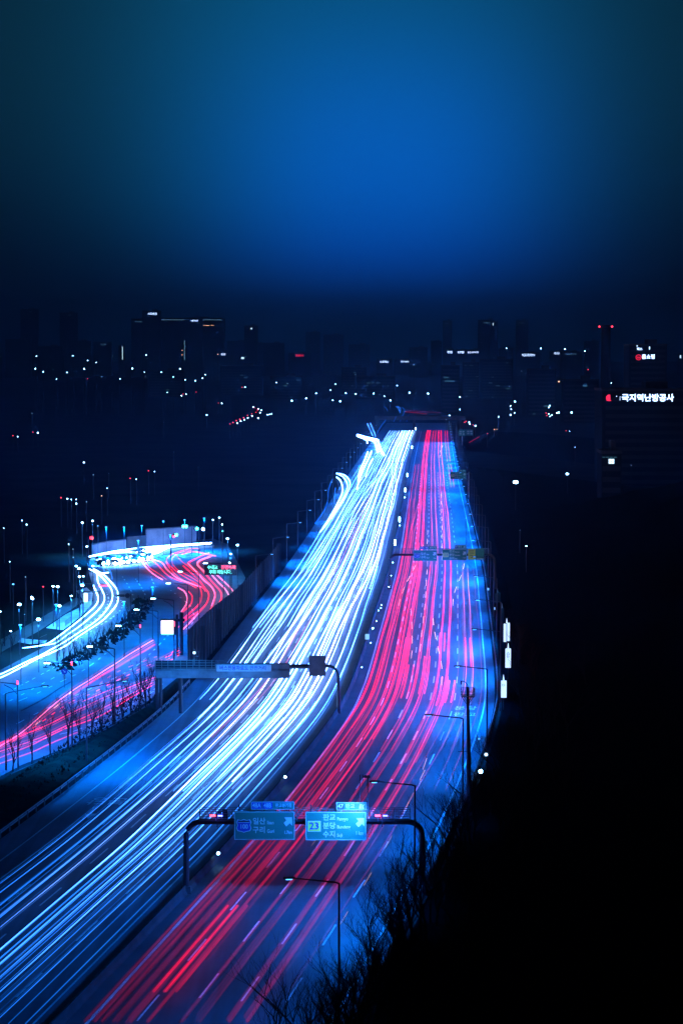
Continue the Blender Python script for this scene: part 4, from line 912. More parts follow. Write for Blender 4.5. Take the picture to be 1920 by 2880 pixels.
# ------------------------------------------------------------------ lit banners on the right
def banner_post(px, y0, y1, Y, lit, two, label, txt=None):
    c0 = A(px, y0, Y); c1 = A(px, y1, Y)
    t = empty('banner_post', (c0.x, Y, 0), 0, label, 'banner post', 'vertical banners along the right roadside')
    hh = c0.z - c1.z; zc = (c0.z + c1.z) / 2
    MB().tube([(0, .15, -.5), (0, .15, c0.z + .9)], .07, 6).build('pole', 'steel', t)
    MB().tube([(0, 0, c0.z + .05), (0, 0, c0.z + .9)], [.15, .03], 8).build('lamp_cone', 'bill' if lit else 'galv', t)
    m_ = 'bill' if lit else 'ld'
    if two:
        for s_ in (-1, 1): MB().box((s_ * .31, 0, zc + s_ * .08), (.48, .10, hh)).build('banner', m_ if lit else 'panel2', t)
    else: MB().box((0, 0, zc), (.92 if lit else .55, .10, hh)).build('banner', m_ if lit else 'panel2', t)
    if txt:
        for i, ch in enumerate(txt): text(ch, .7, 'signblue', t, (0, -.08, zc + hh * .22 - i * .55), align='CENTER')
    if lit: spot(t, (0, -.7, c0.z + 1.4), 300, (.2, .5, 1), 120)
    else: spot(t, (0, -2.2, c0.z + 1.2), 500, (.05, .45, 1), 80, rot=(R(35), 0, 0))
banner_post(1398, 1667, 1694, 500, False, True, 'pair of unlit bluish banners, topmost of the right-hand banners')
banner_post(1411, 1711, 1746, 470, False, False, 'single dim bluish banner under the topmost pair')
banner_post(1424, 1753, 1804, 440, True, True, 'glowing white pair of banners split by a dark gap')
banner_post(1428, 1824, 1878, 410, True, False, 'glowing white single banner below the glowing pair', '습ㅠ')
banner_post(1415, 1914, 1962, 375, True, False, 'lowest glowing white banner, half hidden by bare branches', 'ㅁ')
for x, y, r_, m_, lab in [(1366, 2122, .22, 'win2', 'upper white lamp at the dark tree edge right of the mast'), (1351, 2170, .28, 'lw', 'lower white lamp at the dark tree edge right of the mast'), (1346, 2078, .14, 'ld', 'tiny lamp above the two white ones at the tree edge')]:
    d = A(x, y, 312 if y > 2100 else 330); t = empty('bollard_lamp', (d.x, d.y, d.z - 1.2), 0, lab, 'lamp', 'small lamps at the right tree edge')
    MB().tube([(0, 0, -.8), (0, 0, 1.05)], .04, 5).build('pole', 'steel', t); MB().ball((0, 0, 1.2), r_).build('lamp_head', m_, t)
for x, y, lab in [(1372, 1668, 'upper small lit box by the right road edge'), (1389, 1724, 'lower small lit box by the right road edge')]:
    d = G(x, y + 8); t = empty('emergency_box', d, 0, lab, 'roadside box', 'small boxes at the right roadside')
    MB().tube([(0, 0, 0), (0, 0, 1.3)], .05, 5).build('pole', 'steel', t); MB().box((0, 0, 1.5), (.36, .2, .5)).build('box', 'ld', t)

# ------------------------------------------------------------------ median delineators
MD = [(1168, 1206, 2, 'nearest the bridge'), (1158, 1258, 2, 'below the ramp'), (1145, 1336, 2, 'beside the thick pink streaks'), (1139, 1378, 2, 'left of the two thin red streaks'), (1123, 1461, 2, 'above the far gantry'), (1110, 1526, 2, 'just above the far gantry arm'),
      (1137, 1399, 1, 'small, under the fourth post'), (1124, 1478, 1, 'small, under the fifth post'), (1104, 1582, 1, 'small, under the far gantry'), (1099, 1619, 1, 'small, halfway along the bend'), (1093, 1650, 1, 'small, at the tip of the bend'), (1072, 1702, 1, 'small, upper of three together'), (1071, 1710, 1, 'small, middle of three together'), (1064, 1717, 1, 'small, lower of three together'), (1058, 1747, 1, 'small, right of the blue panel'), (1048, 1767, 1.6, 'round and bright above the blue panel'), (1042, 1808, 1, 'small, beside the blue panel'), (1017, 1877, 1, 'small, beside the message gantry column'), (802, 2185, 2.2, 'bright blue-white, between the two near gantries'), (782, 2134, .8, 'tiny, above the bright blue-white one'), (614, 2400, 2.2, 'bright blue-white, beside the near gantry column')]
for x, y, s_, lab in MD:
    d = G(x, y, 1.2 if s_ != 2 else 1.6); t = empty('median_light', (d.x, d.y, .8), 0, 'white median marker light, ' + lab, 'marker light', 'marker lights on the median')
    MB().tube([(0, 0, 0), (0, 0, .3)], .05, 5).build('pole', 'steel', t)
    if s_ == 2: MB().box((0, 0, .8), (.42, .2, 1.5)).build('light_panel', 'lw', t)
    else: MB().ball((0, 0, .4), .075 * s_ * max(1, d.y / 420), 8, 5).build('lamp_head', 'lw' if s_ > .9 else 'ld', t)
d = G(1032, 1812); t = empty('median_sign', d, 0, 'small square blue-lit panel standing in the median bend', 'sign')
MB().tube([(0, 0, 0), (0, 0, 1.0)], .05, 5).build('pole', 'steel', t); MB().box((0, 0, 1.4), (.75, .12, 1.0)).build('panel', 'ld', t)

# ------------------------------------------------------------------ junction: walls, signals, cars, shelter
def wall(px, h, label, m='wallc', th=.5):
    pts = [G(x, y) for x, y in px]; root = empty('retaining_wall', pts[0], 0, label, 'wall'); l0 = root.location.copy(); b = MB(); cpg = MB()
    for a, e in zip(pts[:-1], pts[1:]):
        a, e = a - l0, e - l0; d = (e - a); nn = Vector((-d.y, d.x, 0)).normalized() * th
        b.prism([a, e, e + Vector((0, 0, h)), a + Vector((0, 0, h))], nn)
        cpg.prism([a + Vector((0, -.1, h + .01)), e + Vector((0, -.1, h + .01)), e + Vector((0, -.1, h + .3)), a + Vector((0, -.1, h + .3))], nn * 1.2)
    b.build('wall_face', m, root); cpg.build('coping', 'concrete', root); return root
wr = wall([(413, 1541), (553, 1531)], 5.0, 'tall pale concrete wall behind the long white trail of the junction')
wall([(264, 1562), (300, 1554), (356, 1548)], 2.8, 'lower white wall at the left end of the junction')
wall([(358, 1546), (412, 1541)], 3.2, 'dark blue wall between the two pale ones', 'concrete')
HM = [(300, 1580, 9, 26000, 0), (350, 1580, 9, 26000, 0), (400, 1575, 9, 26000, 0), (460, 1560, 9, 30000, 0), (520, 1556, 9, 30000, 0), (575, 1550, 9, 26000, 0), (390, 1640, 10, 26000, 0), (480, 1620, 10, 22000, 0), (330, 1720, 10, 26000, 0), (160, 1860, 10, 26000, 0), (60, 1930, 10, 30000, 0), (250, 1930, 10, 24000, 0), (350, 1850, 10, 20000, 0), (430, 1800, 10, 20000, 0)]
for x, y, hh, p_, rx in HM:
    d = G(x, y); t = empty('high_mast_lamp', d, 0, f'slim boulevard lamp mast, {ORD[sum(1 for q_ in HM if q_[0] < x or (q_[0] == x and q_[1] < y))]} from the left', 'street lamp', 'slim lamp masts')
    MB().tube([(0, 0, 0), (0, 0, hh)], .06, 5).build('pole', 'steel', t); MB().box((0, -.2, hh), (.5, .5, .14)).build('lamp_head', 'lb', t); spot(t, (0, -.2, hh - .15), p_ * (3.4 if y < 1600 else 1.7), (0, .19, 1))
def signal(px, y, hh, arm, m, label, n=1):
    d = G(px, y); t = empty('traffic_signal', d, 0, label, 'traffic signal', 'traffic signals at the junction')
    MB().tube([(0, 0, 0), (0, 0, hh)], .1, 6).build('pole', 'steel', t); MB().tube([(0, 0, hh), (arm, 0, hh)], .06, 5).build('arm', 'steel', t)
    for k in range(n):
        xx = arm * (1 - .3 * k); b = MB().box((xx, -.15, hh), (1.3, .25, .45)).build('signal_head', 'black', t); MB().ball((xx + .3, -.3, hh), .42, 8, 5).build('lens', m, b)
signal(481, 1568, 6, 1.2, 'lg', 'green traffic signal in front of the pale wall, lowest left'); signal(540, 1565, 8, -2.5, 'lg', 'pair of cyan-green traffic signals above the pale wall', 2)
signal(560, 1560, 7, -.8, 'lg', 'cyan-green traffic signal at the right end of the pale wall'); signal(575, 1556, 6.5, -.6, 'lw', 'white signal lamp right of the pale wall'); signal(250, 1590, 7, .6, 'lr', 'red traffic signal at the left end of the junction', 2)
signal(482, 1560, 5, .4, 'lr', 'small red signal just left of the pale wall lamps')
d = G(368, 1745); t = empty('traffic_signal', d, 0, 'dark traffic signal on a long arm reaching over the white trails', 'traffic signal', 'traffic signals at the junction')
MB().tube([(0, 0, 0), (0, 0, 5.4)], .1, 6).build('pole', 'steel', t); MB().tube([(0, 0, 5), (-3.4, 0, 5.1)], .06, 5).build('arm', 'steel', t)
b = MB().box((-1.9, -.1, 5.05), (1.5, .3, .5)).build('signal_head', 'black', t); MB().tube([(-.6, -.1, 5.05), (-.6, -.3, 5.05)], .5, 12).build('backing_disc', 'black', t)
d = G(226, 1725); t = empty('arm_sign', d, 0, 'slender mast whose arm carries a glowing red bar over the bus trails', 'sign', None)
MB().tube([(0, 0, 0), (0, 0, 6.6)], .08, 6).build('pole', 'steel', t); xx = A(306, 1650, d.y).x - d.x
MB().tube([(0, 0, 6.2), (xx, 0, 6.0)], .05, 5).build('arm', 'galv', t); MB().box((xx - 1.1, -.1, 5.75), (1.9, .1, .32)).build('red_bar', 'ledr', t)
d = G(241, 1700); t = empty('bus_shelter', d, 0, 'bus shelter with a glowing white advertising panel on the plaza', 'bus shelter')
MB().box((0, 0, 1.5), (1.0, .2, 1.9)).build('advert_panel', 'win2', t); MB().box((1.2, 0, 2.75), (4.0, 1.6, .12)).build('roof', 'steel', t)
for s_ in (-.6, 3.0): MB().box((s_, .5, 1.35), (.1, .1, 2.7)).build('post', 'steel', t)
MB().box((1.9, .3, .5), (1.6, .4, .08)).build('bench', 'galv', t)
for i, (x0, y0, x1, y1) in enumerate([(184, 1763, 200, 1750), (112, 1810, 132, 1801)]):
    a, e = G(x0, y0), G(x1, y1); t = empty('railing', a, 0, ['dark railing on the white pavement beside the lamp pole', 'dark railing at the lower end of the pavement'][i], 'railing', 'pavement railings'); d = e - a
    b = MB()
    for k in range(7): p = d * k / 6; b.box((p.x, p.y, .55), (.08, .08, 1.1))
    b.tube([Vector((0, 0, 1.1)), d + Vector((0, 0, 1.1))], .04, 4); b.build('rail', 'steel', t)
d = G(182, 1934); t = empty('direction_sign', d, 0, 'round blue sign with a white arrow pointing down right', 'road sign')
zc = A(182, 1888, d.y).z; MB().tube([(0, 0, 0), (0, 0, zc)], .05, 6).build('pole', 'steel', t)
b = MB().tube([(0, -.06, zc), (0, -.10, zc)], .5, 20).build('disc', 'signblue', t)
ap = [(-.05, .3), (.05, .3), (.05, -.02), (.18, -.02), (0, -.3), (-.18, -.02), (-.05, -.02)]; ca, sa_ = math.cos(R(45)), math.sin(R(45))
MB().prism([(x * ca - z * sa_, -.11, zc + x * sa_ + z * ca) for x, z in ap], (0, -.02, 0)).build('arrow', 'white', b)
MB().box((0, -.08, zc - .9), (.34, .04, .3)).build('small_plate', 'win', t)
spot(t, (0, -4, zc + 2), 500, (.1, .4, 1), 60, rot=(R(60), 0, 0))
# queue of cars
def car_proto(m):
    t = empty('waiting_car', (0, 0, -500), 0, 'x', 'car')
    def prof(ys, zs, x0, x1):
        b = MB(); n = len(ys)
        for i in range(n): b.v += [(x0, ys[i], zs[i]), (x1, ys[i], zs[i])]
        for i in range(n): j = (i + 1) % n; b.f.append((2*i, 2*i+1, 2*j+1, 2*j))
        b.f.append(tuple(2*i for i in reversed(range(n)))); b.f.append(tuple(2*i+1 for i in range(n))); return b
    prof([-2.25, -2.2, -1.3, 2.1, 2.25, 2.25, -2.2], [.35, .72, .92, .95, .8, .35, .3], -.9, .9).build('body', m, t)
    prof([-1.25, -.5, 1.1, 1.9], [.93, 1.42, 1.45, .96], -.76, .76).build('cabin', 'bldglass', t)
    MB().box((0, .3, 1.46), (1.3, 1.5, .05)).build('roof', m, t)
    for sx2 in (-1, 1):
        for yy in (-1.4, 1.4): MB().tube([(sx2 * .72, yy, .33), (sx2 * .92, yy, .33)], .33, 10).build('wheel', 'rubber', t)
        MB().ball((sx2 * .62, -2.25, .66), .36, 8, 5).build('headlight', 'lhead', t)
    return t
cps = [car_proto(m) for m in ('carw', 'card', 'cars')]; cu_ = [True] * 3
CARS = [(283, 1580), (301, 1584), (316, 1577), (324, 1590), (347, 1576), (352, 1586), (371, 1572), (374, 1583), (388, 1576), (399, 1566), (406, 1578), (418, 1572), (334, 1580), (290, 1590), (398, 1556), (384, 1560)]
for i, (x, y) in enumerate(CARS):
    k = i % 3; a = .35 + .2 * math.sin(i); lab = f'{("white", "dark", "silver")[k]} car with glaring headlights in the junction queue, {ORD[sum(1 for c2 in CARS if c2[0] < x)]} from the left'
    if cu_[k]: t = cps[k]; t.location = G(x, y); t.rotation_euler = (0, 0, a); t['label'] = lab; t['group'] = 'cars waiting at the junction'; cu_[k] = False
    else: t = dup(cps[k], G(x, y), a, lab, 'cars waiting at the junction')

# ------------------------------------------------------------------ far bridge
by = 1712.0
br_ = empty('overpass', (C(by), by, 0), 0, 'dark road bridge where the motorway trails end', 'bridge')
MB().box((-1, 4, 8.2), (62, 11, 1.5)).build('deck', 'concrete', br_)
MB().box((-1, -1.7, 9.5), (62, .3, 1.1)).build('parapet', 'concrete', br_)
for x in (-30, -5, 27): MB().box((x, 4, 3.6), (1.6, 8, 7.6)).build('pier', 'concrete', br_)
for i, (x0, x1, y0, y1, g) in enumerate([(690, 870, 168, 187, .5), (720, 980, 160, 176, .16), (1215, 1300, 420, 372, .6)]):
    pts = [A(900 + (x0 + (x1 - x0) * k / 12) / 2.904, 1100 + (y0 + (y1 - y0) * k / 12) / 2.904, by + 4 if i < 2 else 1400) for k in range(13)]
    rt = empty('light_trail', pts[0], 0, ['dim red trail crossing the far bridge', 'fainter red trail above it on the far bridge', 'short red trail on the side road below the small cyan signs'][i], 'light trail')
    streak([p - pts[0] for p in pts], [.16] * 13, [g * .5] * 13, 'tr', rt)
for i, pxs in enumerate([[(520,125),(540,140),(552,165)], [(615,125),(638,138),(645,165)], [(630,125),(655,140),(650,180)], [(660,130),(688,150),(680,185),(650,250)], [(720,200),(705,250)], [(535,235),(480,310),(455,380)], [(620,205),(600,250)]]):
    pts = catmull([A(900 + x / 2.904, 1100 + y / 2.904, 1850 if i < 5 else 1650) for x, y in pxs], 12); rt = empty('light_trail', pts[0], 0, f'pale blue trail behind the far bridge, {ORD[i]} of the thin ones', 'light trail', 'thin trails beyond the far bridge')
    streak([p - pts[0] for p in pts], [.24] * len(pts), [1.0 if i in (1, 2) else .45] * len(pts), 'tw', rt)

# ------------------------------------------------------------------ the city
rc = random.Random(11)
BL_ = []        # name, x0px, x1px, top_px, Y
def building(x0, x1, ytop, Y, label, depth=None, win=0, grp='dim buildings of the far city'):
    a, b = A(x0, CY, Y).x, A(x1, CY, Y).x; zt = A(960, ytop, Y).z; w = b - a; dp = depth or max(12, w * .5)
    t = empty('city_building', ((a + b) / 2, Y + dp / 2, 0), 0, label, 'building', grp)
    MB().box((0, 0, zt / 2), (w, dp, zt)).build('body', 'bld', t)
    rf = MB().box((0, 0, zt + .5), (w + .4, dp + .4, 1.0)); rf.box((w * .15, 0, zt + 2.4), (w * .25, dp * .5, 2.8)); rf.build('roof', 'concrete', t)
    nfl = max(2, int(zt / 3.3)); g = MB()
    for f in range(nfl): g.box((0, -dp / 2 - .04, 1.9 + f * 3.3), (w * .92, .08, 1.5))
    g.build('window_band', 'bldglass', t)
    for k in range(win):
        f = rc.randrange(nfl); xx = rc.uniform(-.42, .42) * w; MB().box((xx, -dp / 2 - .12, 1.9 + f * 3.3), (rc.uniform(1.5, 5), .06, 1.3)).build('lit_window', 'win', t)
    t['ref'] = 0
    return t, zt, dp, Y, a, b
def on_building(bt, x, y, w, h, m, name='sign', txt=None):
    t, zt, dp, Y, a, b = bt; p = A(x, y, Y - .25); loc = (p.x - t.location.x, -dp / 2 - .3, p.z)
    if txt: text(txt, h / .72, m, t, loc, name=name, align='CENTER', bold=.03 * h, sx_=w)
    else: MB().box(loc, (w, .2, h)).build(name, m, t)
ml = lambda Y, n: n * Y / F
# office tower with the long white letters
b0 = building(1690, 1935, 1100, 1000, 'dark office block on the right carrying long white Korean letters and a red emblem', depth=30, win=0, grp='buildings on the right')
on_building(b0, 1820, 1120, 1.02, 2.3, 'txt', 'lettering', '국지역난방공사')
p = A(1713, 1120, 999.5); eb = MB(); lx, lz = p.x - b0[0].location.x, p.z
eb.prism([(lx + 1.3 * math.cos(R(a)) - .1, -15.2, lz + .15 + 1.3 * math.sin(R(a))) for a in range(75, 286, 15)] , (0, -.2, 0)); eb.box((lx - .3, -15.4, lz - .95), (2.0, .12, .22)); eb.build('emblem', 'txtr', b0[0])
eb = MB()
for k in range(4): eb.box((A(1750, 0, 1000).x - b0[0].location.x, -15.3, A(0, 1116 + k * 3, 1000).z), (.16, .1, .2))
eb.box((A(1740, 0, 1000).x - b0[0].location.x, -15.3, A(0, 1114.5, 1000).z), (.28, .1, .25)); eb.build('lit_mark', 'txt', b0[0])
b1_ = building(1765, 1870, 972, 1500, 'tall dark block with a white shopping-channel sign beside a round red emblem', depth=30, grp='buildings on the right')
on_building(b1_, 1822, 1004, 1.0, 2.1, 'txt', 'lettering', '홈쇼핑')
p = A(1794, 1005, 1500); ex, ez = p.x - b1_[0].location.x, p.z
rg = MB(); n = 20
for k in range(n):
    a0, a1 = 2 * math.pi * k / n, 2 * math.pi * (k + 1) / n
    rg.prism([(ex + 1.7 * math.cos(a0), -15.2, ez + 1.7 * math.sin(a0)), (ex + 1.7 * math.cos(a1), -15.2, ez + 1.7 * math.sin(a1)), (ex + 1.4 * math.cos(a1), -15.2, ez + 1.4 * math.sin(a1)), (ex + 1.4 * math.cos(a0), -15.2, ez + 1.4 * math.sin(a0))], (0, -.1, 0))
rg.build('emblem_ring', 'txtr', b1_[0]); text('ns', 2.2, 'txtr', b1_[0], (ex, -15.3, ez), align='CENTER', bold=.03)
on_building(b1_, 1797, 982, 1.1, 1.2, 'txt', 'lettering', '윅스'); on_building(b1_, 1825, 979, .5, 1.8, 'win2', 'lit_window'); on_building(b1_, 1790, 973, .7, .5, 'win2', 'lit_window')
ch = empty('chimney', (A(1709, 0, 1650).x, 1650, 0), 0, 'tall dark heating-plant stack with two red aviation lights', 'chimney'); zt = A(960, 914, 1650).z
MB().tube([(0, 0, 0), (0, 0, zt)], [3.6, 3.0], 16).build('stack', 'bld', ch); MB().tube([(0, 0, zt - 1.6), (0, 0, zt - 1.2)], 4.4, 16).build('platform', 'steel', ch)
for x in (1691, 1727): MB().ball((A(x, 0, 1645).x - ch.location.x, -3.4, A(0, 918.5, 1646).z), .62, 8, 5).build('warning_light', 'lr', ch)
b2_ = building(1690, 1745, 1276, 760, 'low building with a bright grid of four window panes under the floodlights', depth=14, grp='buildings on the right')
for i in range(2):
    for j in range(2): on_building(b2_, 1714 + i * 8, 1294 + j * 7, .75, .65, 'win2', 'lit_window')
for i in range(4): on_building(b2_, 1696 + i * 11, 1286, .9, .25, 'win', 'lit_window')
# named signs along the skyline: px, py, width px, height px, material, text
SG = [(429, 883, 26, 5, 'txt', '스타파크'), (547, 902.5, 20, 4, 'txt', '네이버'), (399, 905, 38, 3, 'txtd', '판교테크노밸리'), (440, 905, 9, 3, 'txtd', '타워'), (712, 972, 26, 4, 'txt', '현대백화점'), (628, 997, 12, 4, 'txt', '로뎀'), (684, 1007, 11, 5, 'win2', None), (843, 1000.5, 25, 5, 'txtr', '롯데마트'), (291, 969, 17, 3, 'txtd', '메디칼'), (477, 966, 10, 3, 'txtd', '정원'), (707, 924, 4, 4, 'win2', None), (87, 877, 9, 2, 'win', None), (197, 886, 9, 2, 'win', None),
      (1080, 1018, 25, 5, 'txt', '스포렉스'), (1137.5, 1017.5, 23, 3.5, 'txt', '유라코퍼'), (1264, 991, 15, 5, 'txt', '한컴'), (1295, 991, 19, 4.5, 'txt', '안랩'), (1328, 991.5, 34, 4, 'txt', '넥슨코리아'), (1485, 999.5, 41, 6, 'txt', '아프리카TV'), (1569, 994.5, 23, 5.5, 'txt', '마이다스'), (1603, 996.5, 31, 4.5, 'txtd', 'PANGYO'), (1256, 910, 10, 2.5, 'txtd', '현대'), (1370, 908, 26, 3, 'txtd', '크래프톤'), (1465, 909, 18, 3, 'txtd', '시스'), (1912, 1003, 3.5, 8, 'win2', None)]
bt_list = []
for i, (x, y, w, h, m_, tx_) in enumerate(SG):
    Y = 5000 + 220 * (i % 5); wd = w * 1.0 + rc.uniform(14, 40)
    bt = building(x - wd / 2, x + wd / 2, y - h / 2 - 4 - rc.uniform(0, 3), Y + (0 if m_ != 'win' else 300), f'dim city block on the skyline, {ORD[sum(1 for s_ in SG if s_[0] < x)]} of the signed blocks from the left', win=2); bt_list.append((x - wd / 2, x + wd / 2, y, bt))
    if tx_: 
        n_ = len(tx_); hh = ml(Y, h); ww = ml(Y, w); nat = hh / .72 * (.92 * n_ if m_ != 'x' and ord(tx_[0]) > 255 else .62 * n_)
        on_building(bt, x, y, ww / nat, hh, m_, 'lettering', tx_)
    else: on_building(bt, x, y, ml(Y, w), ml(Y, h), m_, 'lit_window')
# light strips and stair towers
for x0, x1, y0, y1, m_, lab in [(448, 623, 901, 898, 'ld', 'long roof edge traced by a thin pale line of lights'), (528, 545, 916, 916, 'lo', 'low roof with a short orange light line, left of three'), (554, 589, 915.5, 915.5, 'lo', 'low roof with a long orange light line, middle of three'), (593, 601, 915, 915, 'lo', 'low roof with a short orange light line, right of three'), (344, 346, 975, 1011, 'win2', 'slim tower with a lit vertical stair line, left of two'), (518.5, 520, 957, 1013, 'ld', 'slim tower with a broken vertical light line, right of two'), (1385, 1386.5, 908, 916, 'win2', 'slim far tower with a short vertical light')]:
    Y = 5400; vert = y1 - y0 > 6
    bt = building(min(x0, x1) - 8, max(x0, x1) + 8, min(y0, y1) - 3, Y, lab, win=1)
    a_, b__ = A(x0, y0, Y - .5), A(x1, y1, Y - .5); l_ = bt[0].location
    if vert: MB().box(((a_.x + b__.x) / 2 - l_.x, -bt[2] / 2 - .4, (a_.z + b__.z) / 2), (1.0, .2, a_.z - b__.z)).build('light_strip', m_, bt[0])
    else: MB().box(((a_.x + b__.x) / 2 - l_.x, -bt[2] / 2 - .4, (a_.z + b__.z) / 2), (b__.x - a_.x, .2, .6)).build('light_strip', m_, bt[0])
# plain blocks between
k = 0
for (x0, x1, yt, Y, wn) in [(20, 90, 925, 3000, 2), (110, 180, 945, 2700, 1), (200, 260, 930, 3100, 2), (640, 700, 930, 3300, 3), (740, 800, 935, 3200, 2), (860, 900, 905, 3400, 4), (910, 965, 912, 3300, 5), (980, 1040, 940, 3000, 3), (1150, 1200, 948, 3000, 4), (1210, 1240, 930, 3300, 3), (1400, 1440, 950, 3100, 2), (1640, 1680, 960, 3000, 2), (1350, 1440, 1012, 2300, 7), (1300, 1345, 1020, 2350, 5), (1240, 1290, 1030, 2200, 4), (960, 1030, 1035, 2500, 4), (760, 850, 1060, 2300, 4), (620, 740, 1030, 2500, 3), (1480, 1560, 1040, 2100, 2), (1000, 1110, 1060, 2300, 6), (420, 520, 1045, 2400, 1), (1580, 1680, 1070, 1900, 1)]:
    building(x0, x1, yt + (30 if yt < 960 else 0), Y * (1.75 if yt < 1000 else 1.25 if Y > 2250 else 1), f'plain dim block without a sign, {ORD[k]} of the plain ones', win=wn, grp='plain blocks of the far city'); k += 1
# scattered distant lamps; (x, y, size px, colour) in photograph pixels
z1 = lambda L_: [(x / 1.633, 800 + y / 1.633, s_, c_) for x, y, s_, c_ in L_]
z2_ = lambda L_: [(960 + x / 1.633, 800 + y / 1.633, s_, c_) for x, y, s_, c_ in L_]
z3 = lambda L_: [(x / 3.267, 1100 + y / 3.267, s_, c_) for x, y, s_, c_ in L_]
DL = z1([(168,329,2.4,'w'),(336,327,2.4,'w'),(404,349,2.2,'w'),(443,358,2.2,'w'),(164,387,3.4,'w'),(200,401,2.4,'w'),(309,404,2.6,'w'),(388,388,3.4,'w'),(261,435,2.2,'w'),(404,433,2.4,'r'),(467,424,3,'d'),(552,433,2.4,'w'),(609,386,4,'w'),(672,324,2.8,'w'),(664,403,2.2,'w'),(668,425,2,'d'),(741,403,2.6,'w'),(797,425,2.4,'w'),(828,387,3.8,'w'),(837,303,2.6,'o'),(837,323,2.6,'o'),(851,438,2.4,'w'),(898,442,2.6,'w'),(931,430,2.8,'w'),(943,414,2.4,'w'),(1001,321,2.6,'o'),(6,331,2,'d'),(519,328,1.8,'d'),
 (769,496,2,'w'),(841,503,3,'r'),(855,504,2.2,'w'),(834,511,2.8,'w'),(901,494,2.6,'r'),(1112,472,3,'r'),(1125,472,3,'w'),(1061,484,1.8,'d'),(1003,545,2.8,'r'),(1019,546,2.8,'w'),(950,600,3.4,'w'),(752,633,1.6,'d'),(1340,534,4.4,'w'),(1406,523,3.6,'w'),(1451,500,3,'w'),(1517,485,2.6,'w'),(1528,532,3,'w'),(1562,537,4,'w'),(1270,450,2.2,'w'),(1320,455,3.4,'d'),(1540,458,2.4,'w'),
 (1056,641,2.6,'r'),(1070,634,3.2,'r'),(1086,625,3.2,'r'),(1102,619,3.4,'r'),(1119,612,3.2,'r'),(1137,601,3,'r'),(1157,594,2.8,'r'),(1176,587,2.6,'r'),(1183,576,2.6,'r'),(1170,567,2.4,'r'),(1090,638,3,'w'),(1106,628,3,'w'),(1122,621,3,'w'),(1138,613,3,'w'),(1157,604,3.2,'w'),(1186,614,3.6,'w'),(1194,589,2.8,'w'),(1200,578,3,'w'),(1187,571,2.6,'w'),(1163,563,2.4,'w'),(1228,598,2.4,'w'),(1238,597,2.6,'w'),(1247,595,2.4,'w'),(911,839,2,'d')])
DL += z2_([(756,293,2.6,'w'),(915,294,3.4,'w'),(1025,297,3.2,'w'),(1116,307,3,'w'),(1131,391,3,'r'),(997,446,5,'o'),(1238,453,2.4,'w'),(20,499,3.2,'w'),(66,503,3.2,'w'),(148,501,3,'w'),(197,513,2.6,'w'),(224,532,3.6,'w'),(255,464,2.4,'w'),(312,497,4,'w'),(397,501,4.2,'w'),(331,369,4,'d'),(64,413,3,'d'),(543,517,2.8,'w'),(543,574,2.4,'w'),(496,602,3,'w'),(480,621,3,'d'),(795,538,4,'w'),(775,558,2.8,'w'),(778,573,2.6,'w'),(775,599,3.4,'w'),(793,590,2.4,'w'),(902,546,3.4,'w'),(955,556,3.2,'w'),(951,565,2.6,'w'),(1097,560,3,'w'),(997,588,4.4,'w'),(988,590,3.2,'w'),(1055,588,4.8,'w'),(720,608,2.8,'w'),(938,590,3,'r'),(942,603,3,'r'),(950,594,2.6,'w'),(956,606,2.6,'w'),(965,600,2.4,'w'),(564,633,2.6,'r'),(571,629,2.6,'r'),(585,632,3.2,'w'),(589,640,2.8,'w'),(603,645,2.4,'r'),(614,649,3.6,'w'),(701,666,3.4,'o'),(712,665,2.6,'o'),(669,685,2.6,'r'),(1030,672,2.8,'r'),(1046,674,2.2,'w'),(1071,748,2,'w'),(1329,831,2,'w'),(770,468,2.8,'d'),(826,398,3.4,'d'),(571,1074,3.4,'d')])
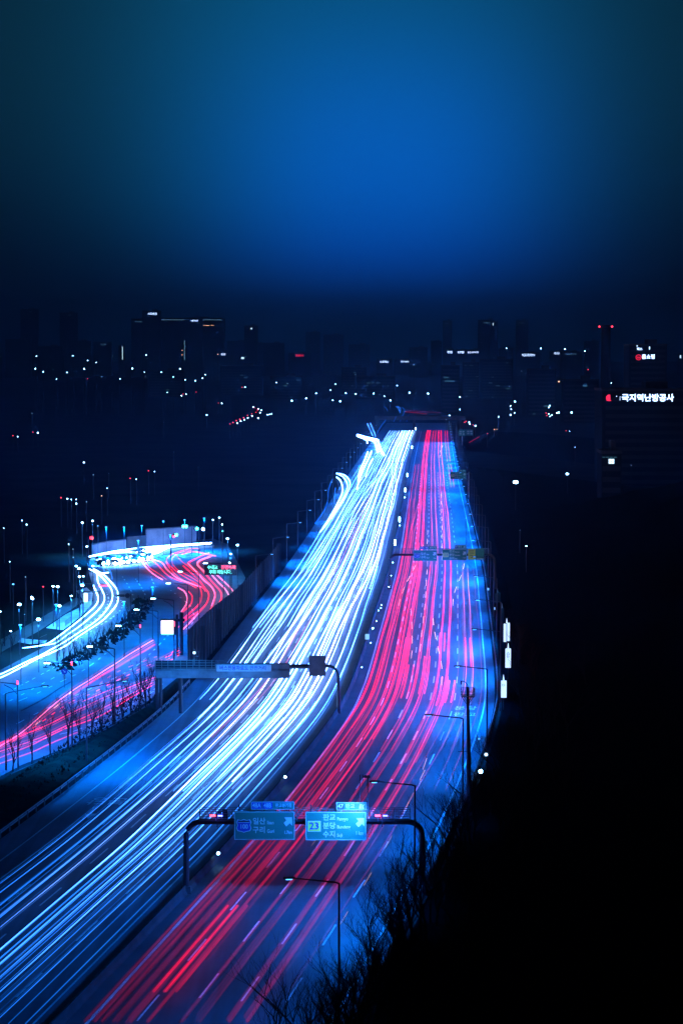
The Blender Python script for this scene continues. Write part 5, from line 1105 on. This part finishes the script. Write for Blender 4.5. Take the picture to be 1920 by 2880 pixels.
DL += z3([(122,410,3.4,'r'),(165,418,2.8,'w'),(306,376,3.2,'r'),(351,383,4.4,'w'),(1198,801,4,'r'),(1254,810,3.4,'w'),(1366,731,4,'r'),(1421,739,3,'w'),(563,979,4.2,'r'),(622,989,4,'w'),(657,996,2.8,'w'),(703,995,2.8,'w'),(704,1034,5,'w'),(797,1017,4.6,'d'),(860,769,4.2,'d'),(986,893,2.8,'w'),(936,962,4,'o'),(248,1226,4,'w'),(38,1259,2.6,'w'),(205,1188,3,'w'),(92,1567,2.4,'w'),(633,1406,3.2,'w'),(773,656,8.5,'b'),(673,1452,4.4,'d'),(676,1528,5,'d'),(237,1708,5,'d'),(1539,12,2,'w'),(297,204,4,'d'),(1600,560,2.4,'d'),(1000,757,2,'d')])
mcol = dict(w='lw', r='lr', o='lo', d='ld', b='win2'); wd_ = dict(w='white', r='red', o='orange', d='dim bluish', b='glaring large')
zone = lambda x, y: ('left' if x < 640 else 'central' if x < 1280 else 'right') + ' part of the ' + ('far skyline' if y < 1060 else 'dark middle distance' if y < 1240 else 'dark nearer ground')
cnt = {}
DL.sort(key=lambda d: d[0])
for x, y, s_, c_ in DL:
    hh = 9.0
    Y = F * (H - hh) / max(6, (y - HZ)); key = (c_, zone(x, y)); cnt[key] = cnt.get(key, 0) + 1
    if Y > 2350:
        Y = 2150.0; hh = A(x, y, Y).z
    p = A(x, y, Y)
    t = empty('distant_lamp', (p.x, p.y, 0), 0, f'{wd_[c_]} light, {ORD[cnt[key]-1]} from the left in the {key[1]}', 'lamp', 'distant lamps of the city')
    MB().tube([(0, .3, 0), (0, .3, p.z)], .12, 4).build('pole', 'steel', t)
    MB().ball((0, 0, p.z), ml(Y, s_) * (.38 if Y > 1500 else .34), 8, 5).build('lamp_head', mcol[c_], t)

# ------------------------------------------------------------------ night haze over the whole valley
hz_ = MB().box((0, 3800, 104), (6400, 8000, 214)).build('haze', 'ground'); hm = bpy.data.materials.new('haze_air'); hm.use_nodes = True
t_ = hm.node_tree; t_.nodes.clear(); o_ = t_.nodes.new('ShaderNodeOutputMaterial'); v_ = t_.nodes.new('ShaderNodeVolumePrincipled')
v_.inputs['Color'].default_value = (.14, .48, 1, 1); v_.inputs['Density'].default_value = HAZE; v_.inputs['Anisotropy'].default_value = .35
t_.links.new(v_.outputs[0], o_.inputs['Volume']); hz_.data.materials[0] = hm; hz_['kind'] = 'stuff'
